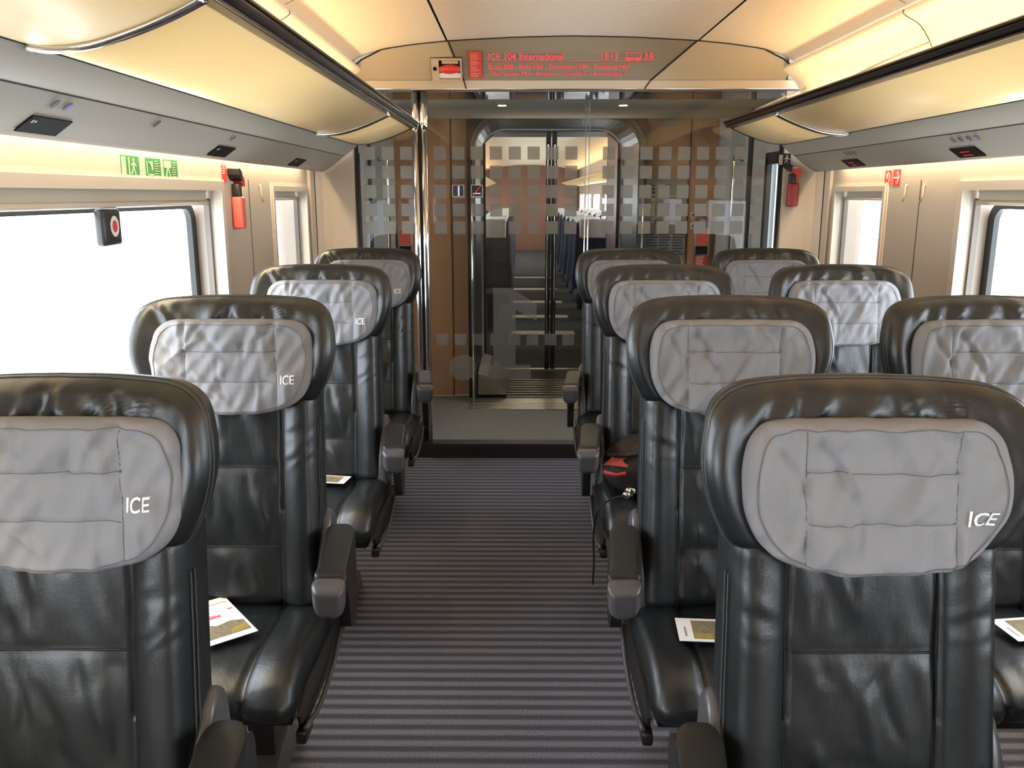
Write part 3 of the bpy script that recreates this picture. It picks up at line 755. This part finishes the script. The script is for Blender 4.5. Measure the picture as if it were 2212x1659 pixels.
tag(mb.build('call_button'), 'round grey call button with pink centre above the right extinguisher box', 'button')
# gangway tunnel
def arch(r, top, rad, n=8):
    pts = [(CX-r, 0)]
    for k in range(n+1):
        a = math.pi-math.pi/2*k/n; pts.append((CX-r+rad+rad*math.cos(a), top-rad+rad*math.sin(a)))
    for k in range(n+1):
        a = math.pi/2-math.pi/2*k/n; pts.append((CX+r-rad+rad*math.cos(a), top-rad+rad*math.sin(a)))
    return pts+[(CX+r, 0)]
mb = MB()
mb.sweep(arch(.582, 2.022, .20), 6.30, 7.28, 'black', smooth=False)
# black portal face
o_ = arch(.64, 2.06, .03); i_ = arch(.582, 2.022, .20); n = len(o_)
for yy in (6.30,):
    mb.add([(p[0], yy, p[1]) for p in o_]+[(p[0], yy, p[1]) for p in i_], [(k, k+1, n+k+1, n+k) for k in range(n-1)], 'black')
mb.sweep(o_, 6.30, 6.45, 'black', smooth=False); mb.sweep(arch(.61, 2.045, .24), 6.14, 6.30, 'black', smooth=False)
for k in range(5): mb.tube([(p[0], 6.15+.035*k, p[1]) for p in arch(.606-.004*k, 2.041-.005*k, .235)], .0035, 'rib_grey', 6)
mb.tube([(CX-.60, 6.13, .01), (CX-.60, 6.13, 1.75)], .008, 'chrome', 8); mb.tube([(CX+.60, 6.13, .01), (CX+.60, 6.13, 1.75)], .008, 'chrome', 8)
struct(mb.build('wall_gangway'))
mb = MB(); mb.box((CX-.62, 5.93, -.05), (CX+.62, 6.28, .004), 'metal'); mb.box((CX-.62, 6.28, -.05), (CX+.62, 7.4, 0), 'dark')
for k in range(8): mb.box((CX-.36, 6.30+k*.085, .0), (CX+.5, 6.315+k*.085, .012), 'metal')
for y_ in (5.935, 6.02, 6.10): mb.box((CX-.63, y_, .003), (CX+.62, y_+.006, .007), 'chrome')
mb.prism([(CX-.575, .02), (CX-.36, .02), (CX-.50, .16), (CX-.575, .18)], 'y', 6.32, 7.2, 'soffit')
struct(mb.build('floor_gangway'))
# far portal with a chamfered opening and the double sliding door
mb = MB(); YP = 7.30
opn = [(-.565, 0), (-.565, 1.90), (-.45, 2.0), (.45, 2.0), (.565, 1.90), (.565, 0)]; ou = [(-.66, 0), (-.66, 2.1), (-.5, 2.1), (.5, 2.1), (.66, 2.1), (.66, 0)]
for a, b in ((YP, YP+.06),):
    vs = [(CX+p[0], a, p[1]) for p in ou]+[(CX+p[0], a, p[1]) for p in opn]+[(CX+p[0], b, p[1]) for p in opn]
    mb.add(vs, [(k, k+1, 7+k, 6+k) for k in range(5)]+[(6+k, 7+k, 13+k, 12+k) for k in range(5)], 'black')
mb.box((CX-.6, YP, .0), (CX+.6, YP+.05, .02), 'metal')
struct(mb.build('wall_far_portal'))
for s in (-1, 1):
    d = struct(bpy.data.objects.new('door_%d' % (4 if s < 0 else 5), None)); C.objects.link(d); d.location = (CX+s*.28, YP+.03, 0); off2 = Matrix.Translation(-d.location)
    pane('door_glass', CX+s*.045, CX+s*.565, .03, 1.99, d, 'glass', YP+.03, off2)
    g = MB(); g.box((CX+s*.004, YP+.01, .02), (CX+s*.045, YP+.05, 2.0), 'black', .004); g.tube([(CX+s*.028, YP, .3), (CX+s*.028, YP, 1.9)], .007, 'chrome', 8)
    g.box((CX+s*.545, YP+.015, .02), (CX+s*.565, YP+.045, 1.92), 'black')
    o = g.build('door_frame', d); o.data.transform(off2)

# ---------------------------------------------------------------- second class saloon beyond
YE = 24.0
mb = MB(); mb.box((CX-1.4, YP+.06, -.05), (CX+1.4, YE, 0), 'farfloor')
for y_ in (9.3, 10.6, 12.1, 13.8, 15.8): mb.box((CX-.35, y_, 0), (CX+.35, y_+.25, .003), 'ledge')
struct(mb.build('floor_far'))
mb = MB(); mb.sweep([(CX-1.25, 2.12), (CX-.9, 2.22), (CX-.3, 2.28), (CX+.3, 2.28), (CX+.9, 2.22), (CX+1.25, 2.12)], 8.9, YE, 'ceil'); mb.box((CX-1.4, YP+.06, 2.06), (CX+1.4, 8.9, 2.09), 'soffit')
mb.box((CX-1.4, 8.9, 2.06), (CX+1.4, 8.93, 2.32), 'ceil'); mb.box((CX-1.4, 8.9, 2.30), (CX+1.4, YE, 2.32), 'dark')
struct(mb.build('ceiling_far'))
mb = MB()
for s in (-1, 1):
    X = CX+s*1.38
    mb.box((X, 8.9, 0), (X+s*.05, YE, .8), 'wall'); mb.box((X, 8.9, 1.5), (X+s*.05, YE, 2.2), 'wall')
    for k in range(8): mb.box((X, 8.9+k*2.1, .8), (X+s*.05, 9.5+k*2.1, 1.5), 'wall')
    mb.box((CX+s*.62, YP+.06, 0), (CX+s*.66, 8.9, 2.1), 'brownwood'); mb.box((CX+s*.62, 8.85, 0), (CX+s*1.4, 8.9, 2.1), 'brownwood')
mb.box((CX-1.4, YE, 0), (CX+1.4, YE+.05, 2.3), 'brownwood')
struct(mb.build('wall_far'))
# far racks
for s in (-1, 1):
    mb = MB(); mb.sweep([(CX+s*1.36, 1.72), (CX+s*1.1, 1.70), (CX+s*.85, 1.78), (CX+s*.85, 1.80), (CX+s*1.1, 1.73), (CX+s*1.36, 1.75)], 9.0, YE-1, 'cream', closed=True)
    tag(mb.build('luggage_rack'), 'long pale rack in the far coach, on the %s side' % ('left' if s < 0 else 'right'), 'luggage rack', 'racks in the far coach')
for nm, x, y_, m, sz, lb in (('suitcase', CX+.98, 10.4, 'red', (.34, .5, .17), 'red bag on the right rack in the far coach'), ('suitcase', CX-1.0, 10.0, 'bag', (.32, .5, .16), 'black bag on the left rack in the far coach')):
    mb = MB(); mb.box((x-sz[0]/2, y_, 1.80), (x+sz[0]/2, y_+sz[1], 1.80+sz[2]), m, .05); tag(mb.build(nm), lb, 'bag')
# far seats
def far_seat():
    t = thing('coach_seat', '', 'seat', (0, 0, 0), 'dark blue seats of the far coach')
    mb = MB(); cushion(mb, [(-.22, .35), (-.225, .8), (-.21, 1.1), (-.15, 1.22), (.15, 1.22), (.21, 1.1), (.225, .8), (.22, .35)], lambda x, z: -.05, lambda x, z: .05, 'blue', cen=(0, .8), rings=3, k=2)
    mb.build('backrest', t)
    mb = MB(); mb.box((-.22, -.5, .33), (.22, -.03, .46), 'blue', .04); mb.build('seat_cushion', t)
    mb = MB(); mb.box((-.16, -.065, 1.02), (.16, .062, 1.232), 'antim', .02); mb.build('head_cover', t)
    mb = MB(); mb.box((-.26, -.42, .58), (-.225, -.05, .63), 'plastic', .01); mb.build('armrest', t)
    mb = MB(); mb.box((-.05, -.3, 0), (.05, -.1, .34), 'plastic_dark'); mb.build('pedestal', t)
    return t
first = far_seat(); cnt = 0
for k in range(9):
    for j, (x, side) in enumerate(((-1.08, 'left window'), (-.57, 'left aisle'), (.57, 'right aisle'), (1.08, 'right window'))):
        o = first if cnt == 0 else copy_tree(first); cnt += 1
        o.location = (CX+x, 9.8+k*.95, 0)
        if x > 0: o.scale = (-1, 1, 1)
        o['label'] = 'dark blue fabric seat with white head cover in the far coach'

# ---------------------------------------------------------------- first class seats
TILT = .167
def tl(x, y, z): return (x, y+TILT*(z-1.25), z)
HEAD = [(0, 1.252), (-.12, 1.249), (-.195, 1.241), (-.236, 1.216), (-.251, 1.17), (-.254, 1.12), (-.244, 1.07), (-.227, 1.03), (-.207, 1.0), (-.16, .985), (0, .98)]
HEAD = HEAD+[(-x, z) for x, z in HEAD[-2:0:-1]]
PIL = [(0, 1.203), (-.10, 1.202), (-.160, 1.198), (-.193, 1.176), (-.206, 1.135), (-.206, 1.09), (-.197, 1.05), (-.174, 1.012), (-.135, .988), (-.075, .975), (0, .972)]
PIL = [(x*.972, z) for x, z in PIL]
PIL = PIL+[(-x, z) for x, z in PIL[-2:0:-1]]
def folds(x, z, fx, fz, seed): return nz(x*fx+seed, z*fz, seed*3.1)
def seat(mir, seed, label):
    t = thing('train_seat', label, 'seat', (0, 0, 0), 'black leather seats of the saloon')
    a = mir                                           # +1: armrest on the right (+x); -1: on the left
    # headrest shell
    mb = MB()
    ch = creases(seed+1, 12, (-.19, .19), (1.19, 1.235), (50, 130), .007, .007); cp = creases(seed+2, 26, (-.17, .17), (.99, 1.19), (25, 155), .0075, .0065)
    cb = creases(seed+3, 16, (-.09, .09), (.5, .98), (60, 120), .005, .008); cs2 = creases(seed+4, 10, (.13, .2), (.85, .98), (10, 50), .0015, .006)
    def hf(x, z):
        ex = abs(x)/.262
        base = -.062-.066*ex**3.5-.010*math.cos(min(1, ex)*math.pi/2)
        fold = .024*folds(x+(z-1.2)*.5*(1 if x > 0 else -1), z, 26, 5, seed)*max(0, 1-abs(z-1.205)/.06)*max(0, 1-ex**4)
        return base+fold+crease(ch, x, z)+.014*max(0, (z-1.19)/.06)**2
    def hb(x, z): return .035-.03*(abs(x)/.262)**2
    cushion(mb, HEAD, hf, hb, 'leather', cen=(0, 1.115), s0=.86, rings=22, k=7, mapf=tl)
    hd = mb.build('headrest', t)
    mb = MB()                                         # twin stitched seam round the shell edge
    ol = smoothpoly(HEAD, 5)
    for sc, dy in ((.992, .018), (.998, .004)):
        pts = []
        for p in ol:
            q = Vector((0, 1.115))+(p-Vector((0, 1.115)))*sc; mid = (hf(q.x, q.y)+hb(q.x, q.y))/2
            pts.append(tl(q.x, mid-dy, q.y))
        mb.tube(pts+[pts[0]], .0016, 'stitch', 5, False)
    mb.build('piping', hd)
    # pillow
    mb = MB(); PC = Vector((0, 1.095))
    def pf(x, z):
        y = -.110-.012*math.cos(min(1, abs(x)/.21)*math.pi/2)
        for gx in (-.112, .112): y += .005*math.exp(-((x-gx-.008*nz(z*9, gx*30, seed))/.0045)**2)
        if abs(x) < .112:
            for gz in (1.128, 1.055): y += .0035*math.exp(-((z-gz)/.0035)**2)
        f = .022*folds(x, z, 30, 9, seed+5)*math.exp(-((z-1.198)/.024)**2)
        f += .012*folds(x+z*.5, z-x*.4, 13, 9, seed+2)+.010*folds(x-z*.6, z, 34, 13, seed+9)
        f += .014*folds(x-z*.6, z, 30, 8, seed+7)*math.exp(-((z-.99)/.035)**2)
        return y+f+crease(cp, x, z)
    def pb(x, z): return -.066
    cushion(mb, PIL, pf, pb, 'cloth', cen=PC, s0=.88, rings=34, k=9, mapf=tl)
    pil = mb.build('head_pillow', t); pil.location.x = .010 if mir > 0 else 0
    mb = MB()                                         # sewn seams of the cover
    def onp(x, z, d=.0006): return tl(x, pf(x, z)-d, z)
    olp = smoothpoly(PIL, 5); ins = [PC+(p-PC)*.91 for p in olp]
    mb.tube([onp(p.x, p.y) for p in ins]+[onp(ins[0].x, ins[0].y)], .0008, 'clothseam', 5, False)
    for gx in (-.112, .112): mb.tube([onp(gx+.008*nz((.995+i*.0065)*9, gx*30, seed), .995+i*.0065) for i in range(31)], .0008, 'clothseam', 5, False)
    for gz in (1.128, 1.055): mb.tube([onp(-.11+i*.0074, gz) for i in range(31)], .0008, 'clothseam', 5, False)
    mb.build('seam', pil)
    mb = MB(); tsx = 1.0 if mir < 0 else .80
    textmesh(mb, 'ICE', .030, 'white_thread', lambda p, q, h: tl(.124+p*tsx, pf(.124+p*tsx, 1.052+q)-.0030, 1.052+q), shear=(.25 if mir < 0 else 0), bold=.0004)
    mb.build('embroidery', pil)
    # backrest
    mb = MB()
    Z0, Z1 = .47, 1.035; NZ = 84; NF = 64
    def bw_(z): return .216-.010*(z-Z0)/(Z1-Z0)
    def bfr(x, z):
        ax = abs(x); y = -.050
        if ax < .119:
            zs = [Z0-.02, .63, .83, 1.20]
            for q in range(3):
                if zs[q] <= z < zs[q+1]:
                    u = (z-zs[q])/(zs[q+1]-zs[q]); y -= .009*(max(0, math.sin(math.pi*u)))**.5*(max(0, math.cos(ax/.119*math.pi/2)))**.4
                    y += .0065*folds(x+(z-zs[q])*.3, z, 24, 5, seed+q)*min(1, u*8, (1-u)*8)*(1-math.sin(math.pi*u)*.4)
            y += .0025*folds(x, z, 14, 10, seed+30)+crease(cb, x, z)*min(1, abs(z-.83)*25, abs(z-.63)*25)
        else:
            u = (ax-.119)/(.216-.119); y -= .034*(math.sin(math.pi*min(1, max(0, u*.80+.06))))**.7-.002
            y += .002*folds(x, z, 12, 9, seed+20)+.0012*folds(x*.6, z, 40, 22, seed+21)*max(0, 1-abs(z-.93)/.10)+crease(cs2, ax, z)
        y += .012*math.exp(-((ax-.119)/.004)**2)
        return y
    vs = []; ncol = None
    for j in range(NZ+1):
        z = Z0+(Z1-Z0)*j/NZ; wd = bw_(z); k = 1
        e = 1.0
        if z > Z1-.04: e = math.sqrt(max(0.0, 1-((z-(Z1-.04))/.0401)**2))
        if z < Z0+.03: e = .6+.4*(z-Z0)/.03
        row = []
        for i in range(NF+1):
            x = -wd+2*wd*i/NF
            ed = abs(x)/wd
            y = bfr(x, z); rr = max(0, (ed-.88)/.12)
            y = y*(1)+(.045)*(1-math.sqrt(max(0, 1-rr*rr)))
            row.append((x, y))
        row += [(wd+.001, .0), (wd, .03), (wd-.02, .048), (0, .055), (-wd+.02, .048), (-wd, .03), (-wd-.001, .0)]
        ncol = len(row)
        for x, y in row: vs.append(tl(x*(.94+.06*e), y*e, z))
    fs = []
    for j in range(NZ):
        for i in range(ncol): fs.append((j*ncol+i, j*ncol+(i+1) % ncol, (j+1)*ncol+(i+1) % ncol, (j+1)*ncol+i))
    fs += [tuple(range(ncol)), tuple(NZ*ncol+i for i in range(ncol))]
    mb.add(vs, fs, 'leather', True)
    br = mb.build('backrest', t)
    mb = MB()
    for sx in (-1, 1):
        for dx, dy in ((.0, .016), (.004, .004)):
            mb.tube([tl(sx*(bw_(z)+.0015-(.0 if dy < .01 else .002)), bfr(sx*bw_(z), z)+.045-dy-.0, z) for z in [Z0+.02+i*.02 for i in range(24)]], .0014, 'stitch', 5, False)
        mb.tube([tl(sx*.119, bfr(sx*.119, z)-.0012, z) for z in [Z0+i*.0125 for i in range(40)]], .0016, 'thread', 5, False)
    for z in (.63, .83): mb.tube([tl(-.118+.0118*i, bfr(-.118+.0118*i, z)-.0008, z) for i in range(21)], .0024, 'thread', 5, False)
    mb.build('seam', br)
    # seat cushion
    mb = MB()
    prof = smoothline([(-.08, .42), (-.085, .462), (-.13, .474), (-.25, .477), (-.38, .482), (-.46, .480), (-.515, .465), (-.543, .438), (-.545, .412), (-.525, .392), (-.45, .385), (-.25, .383), (-.10, .388)], 5)
    cy, cz = -.31, .432; NX = 56; vs = []; n = len(prof)
    for i in range(NX+1):
        x = -.235+.47*i/NX; ed = abs(x)/.235; rr = max(0, (ed-.88)/.12); e = math.sqrt(max(0, 1-rr*rr)); ins = .028*(1-e)
        for p in prof:
            y, z = p.x, p.y
            if z > .44 or y < -.5:
                b = 0; ax = abs(x)
                if ax > .12: b = .016*math.sin(math.pi*min(1, (ax-.12)/.12))**.7
                else: b = .004*math.cos(ax/.12*math.pi/2)
                b -= .009*math.exp(-((ax-.12)/.006)**2)
                b += .003*folds(x, y, 16, 12, seed+40)+.004*folds(x, y, 30, 7, seed+41)*max(0, 1-abs(y+.5)/.12)
                if ax < .12: b -= .006*math.exp(-((y+.29)/.006)**2)
                if z > .44: z += b
                else: y -= b
            y = y+(cy-y)*ins/.235; z = z+(cz-z)*ins/.055
            vs.append((x*1, y, z))
    fs = []
    for i in range(NX):
        for j in range(n): fs.append((i*n+j, i*n+(j+1) % n, (i+1)*n+(j+1) % n, (i+1)*n+j))
    fs += [tuple(range(n)), tuple(NX*n+j for j in range(n))]
    mb.add(vs, fs, 'leather', True); sc_ = mb.build('seat_cushion', t)
    mb = MB()
    for sx in (-1, 1): mb.tube([(sx*.232, y, .452) for y in (-.12, -.3, -.45)]+[(sx*.232, -.51, .43), (sx*.232, -.535, .38)], .0018, 'stitch', 5, False)
    mb.build('seam', sc_)
    # armrest
    ax = a*.272
    axy = lambda y: a*(.252+.036*(-.12-y)/.31+(.010 if a > 0 else 0))
    mb = MB(); cushion(mb, [(-.034, -.434), (-.034, -.40), (-.036, -.25), (-.037, -.17), (-.024, -.130), (0, -.122), (.024, -.130), (.037, -.17), (.036, -.25), (.034, -.40), (.034, -.434), (0, -.4345)], lambda x, y: .684, lambda x, y: .640, 'pad', cen=(0, -.28), s0=.93, rings=4, k=5, mapf=lambda x, z, y: (axy(y)+x, y, z)); arm = mb.build('armrest', t)
    mb = MB()
    tip = [(-.034, .682), (-.036, .66), (-.035, .635), (-.026, .612), (0, .604), (.026, .612), (.035, .635), (.036, .66), (.034, .682), (0, .685)]
    cushion(mb, tip, lambda x, z: -.505+.30*max(0, .66-z)*.3, lambda x, z: -.43, 'plastic', cen=(0, .648), s0=.55, rings=6, k=5, mapf=lambda x, y, z: (axy(y)+x, y, z))
    mb.build('armrest_tip', arm)
    mb = MB()
    mb.prism(smoothpoly([(-.12, .652), (-.40, .652), (-.42, .63), (-.34, .615), (-.24, .58), (-.19, .50), (-.17, .42), (-.10, .42), (-.08, .56)], 4), 'x', ax-.014, ax+.014, 'black', False)
    mb.build('armrest_bracket', arm)
    # hip covers and side plates
    for sx in (-1, 1):
        mb = MB()
        mp = lambda yy, off, z, sx=sx: (sx*(.214)+off, yy, z)
        cushion(mb, [(-.050, .695), (-.085, .700), (-.120, .675), (-.165, .60), (-.195, .50), (-.20, .40), (-.15, .36), (-.08, .36), (-.03, .5), (-.03, .66)], lambda p, q: -.017, lambda p, q: .017, 'plastic', s0=.86, rings=5, k=4, mapf=mp)
        mb.build('hip_cover', t)
    mb = MB(); mb.prism([(-.08, .43), (-.44, .44), (-.50, .42), (-.53, .40), (-.52, .375), (-.44, .35), (-.10, .34)], 'x', a*.234, a*.243, 'black')
    mb.tube(smoothline([(a*.250, -.12, .40), (a*.254, -.25, .365), (a*.254, -.40, .348), (a*.250, -.52, .365)], 5), .006, 'plastic', 8)
    mb.box((a*.228, -.53, .33), (a*.252, -.46, .36), 'black', .006)
    mb.build('side_plate', t)
    # base
    mb = MB(); mb.box((-.215, -.50, .355), (.215, -.08, .386), 'black', .006); mb.box((a*.05-.034, -.22, .0), (a*.05+.034, -.10, .36), 'plastic_dark', .004)
    mb.box((-.20, -.46, .335), (-.16, -.1, .356), 'black'); mb.box((.16, -.46, .335), (.20, -.1, .356), 'black')
    mb.build('pedestal', t)
    mb = MB(); mb.prism([(-.42, 0), (-.02, 0), (-.05, .06), (-.12, .10), (-.20, .09)], 'x', a*.05-.045, a*.05+.045, 'plastic'); mb.build('foot_cover', t)
    return t
ROW = [1.345, 2.178, 3.161, 4.128]
XS = {'L': -.711, 'A': .522, 'W': 1.158}
lab = {
 ('L', 0): 'black leather seat nearest the camera on the left, cut by the left edge',
 ('L', 1): 'black leather seat on the left holding the larger brochure',
 ('L', 2): 'black leather seat on the left, third from the camera, with a small card on it',
 ('L', 3): 'black leather seat on the left, farthest, beside the chrome poles',
 ('A', 0): 'black leather right aisle seat nearest the camera, with the largest whole grey pillow',
 ('A', 1): 'right aisle seat, second from the camera, black leather with a postcard on its cushion',
 ('A', 2): 'black leather aisle seat on the right, third from the camera, with the backpack',
 ('A', 3): 'black leather aisle seat on the right, farthest, in front of the glass partition',
 ('W', 0): 'right window seat nearest the camera, black leather, almost wholly cut off',
 ('W', 1): 'black leather window seat on the right cut by the right edge of the photo',
 ('W', 2): 'black leather window seat on the right, third from the camera, below the panel joint',
 ('W', 3): 'black leather window seat on the right, farthest, beside the narrow window'}
pl = seat(1, 3.0, lab[('L', 0)]); pr = seat(-1, 11.0, lab[('A', 0)])
LOW = {'headrest', 'head_pillow', 'backrest'}
used = set()
for k, key in enumerate(('L', 'A', 'W')):
    for r in (3, 2, 1, 0):
        src = pl if key == 'L' else pr
        if src.name not in used and r == 3: o = src; used.add(src.name)
        else: o = copy_tree(src)
        o.location = (XS[key]+((-.012 if key == 'L' else .015) if r == 0 else 0), ROW[r], 0); o['label'] = lab[(key, r)]
        if r == 0:
            for ch in o.children:
                if ch.name.split('.')[0] in LOW: ch.location.z = -.03
                # the nearest row leans a little further back
        if key == 'L' and r == 0:
            for ch in o.children:
                if ch.name.startswith('head_pillow'): ch.location.x = .022
                for g in ch.children:
                    if g.name.startswith('embroidery'): g.location = (0, -.001, .022)

# ---------------------------------------------------------------- things left on the seats
def card(name, label, cat, c, rot, wd, ht, kind, z):
    t = thing(name, label, cat, (c[0], c[1], z)); t.rotation_euler = (math.radians(kind[1]), 0, rot)
    fr = local((0, 0, 0), (1, 0, 0), (0, 1, 0))
    mb = MB(); rect(mb, fr, -wd/2, -ht/2, wd/2, ht/2, 'paper', 0, .0012); mb.build('sheet', t)
    mb = MB()
    if kind[0] == 'b':
        flat(mb, fr, [(-wd*.44, -ht*.40), (wd*.44, -ht*.40), (wd*.44, -ht*.16), (wd*.2, -ht*.10), (-wd*.1, -ht*.14), (-wd*.25, -ht*.08), (-wd*.44, -ht*.12)], 'photo_dark', .0012, .0003)
        flat(mb, fr, [(wd*.05, -ht*.38), (wd*.42, -ht*.36), (wd*.42, -ht*.24), (wd*.1, -ht*.28)], 'photo_gold', .0015, .0003)
        rect(mb, fr, -wd*.36, ht*.04, wd*.12, ht*.09, 'pink', .0013, .0003); rect(mb, fr, -wd*.28, ht*.10, wd*.02, ht*.115, 'pink', .0013, .0003)
        rect(mb, fr, wd*.34, ht*.16, wd*.44, ht*.19, 'pink', .0013, .0003); rect(mb, fr, -wd*.48, ht*.36, wd*.45, ht*.37, 'pink', .0013, .0003)
    else:
        rect(mb, fr, -wd*.28, -ht*.40, wd*.46, ht*.40, 'photo_dark', .0012, .0003)
        flat(mb, fr, [(-wd*.26, -ht*.38), (wd*.1, -ht*.38), (-wd*.02, -ht*.18), (-wd*.26, -ht*.12)], 'photo_gold', .0015, .0003)
        rect(mb, fr, -wd*.40, -ht*.3, -wd*.37, ht*.1, 'poster', .0013, .0003)
    mb.build('printed_picture', t)
card('brochure', 'white brochure with a landscape picture on the second left seat', 'brochure', (-.722, 1.885), math.radians(39), .115, .216, ('b', 1), .501)
card('postcard', 'small white edged card on the third left seat', 'postcard', (-.665, 2.93), math.radians(172), .11, .085, ('p', 1), .500)
card('postcard', 'white edged postcard lying on the second aisle seat on the right', 'postcard', (.455, 1.845), math.radians(-4), .16, .105, ('p', 1), .500)
card('postcard', 'white card on the right window seat, just inside the right edge', 'postcard', (1.21, 1.86), math.radians(8), .14, .10, ('p', 1), .500)
# backpack, bottle, strap
t = thing('backpack', 'black backpack with a red tag lying on the third aisle seat on the right', 'backpack', (.44, 2.86, .49))
mb = MB()
def bag(u, v):
    th = 2*math.pi*u; ph = math.pi*(v-.5)
    q = 1+.10*nz(math.cos(th)*2+3, math.sin(th)*2, v*3)
    x = .135*math.copysign(abs(math.cos(th))**.7, math.cos(th))*max(.02, math.cos(ph))**.6*q
    y = .12*math.copysign(abs(math.sin(th))**.7, math.sin(th))*max(.02, math.cos(ph))**.6*q
    return (x, y, .095+.095*math.sin(ph)*q+.25*x*.5)
mb.grid(bag, 40, 22, 'bag', cu=True); mb.build('bag_body', t)
mb = MB(); mb.add([(-.150, -.075, .115), (-.075, -.115, .118), (-.055, -.10, .150), (-.115, -.085, .152)], [(0, 1, 2, 3)], 'salmon'); mb.tube([(-.15, -.09, .095), (-.11, -.11, .09), (-.08, -.12, .1)], .007, 'red', 6); mb.build('red_tag', t)
mb = MB(); mb.tube(smoothline([(-.14, -.06, .14), (-.05, -.115, .165), (.02, -.10, .19), (.07, -.02, .215)], 5), .009, 'bag', 8); mb.build('shoulder_strap', t)
mb = MB(); mb.tube([(.405, 2.79, .535), (.385, 2.765, .522), (.372, 2.75, .515)], .017, 'chrome', 14); mb.tube([(.372, 2.75, .515), (.36, 2.735, .509)], .013, 'metal', 14)
tag(mb.build('metal_flask'), 'small shiny metal flask beside the black backpack', 'flask')
mb = MB(); mb.tube(smoothline([(.40, 2.78, .50), (.34, 2.72, .515), (.29, 2.70, .50), (.262, 2.70, .46), (.258, 2.75, .36), (.262, 2.76, .26), (.262, 2.78, .17)], 6), .0035, 'dark', 6)
tag(mb.build('dangling_cord'), 'thin black cord hanging from the backpack down over the seat edge', 'cord')
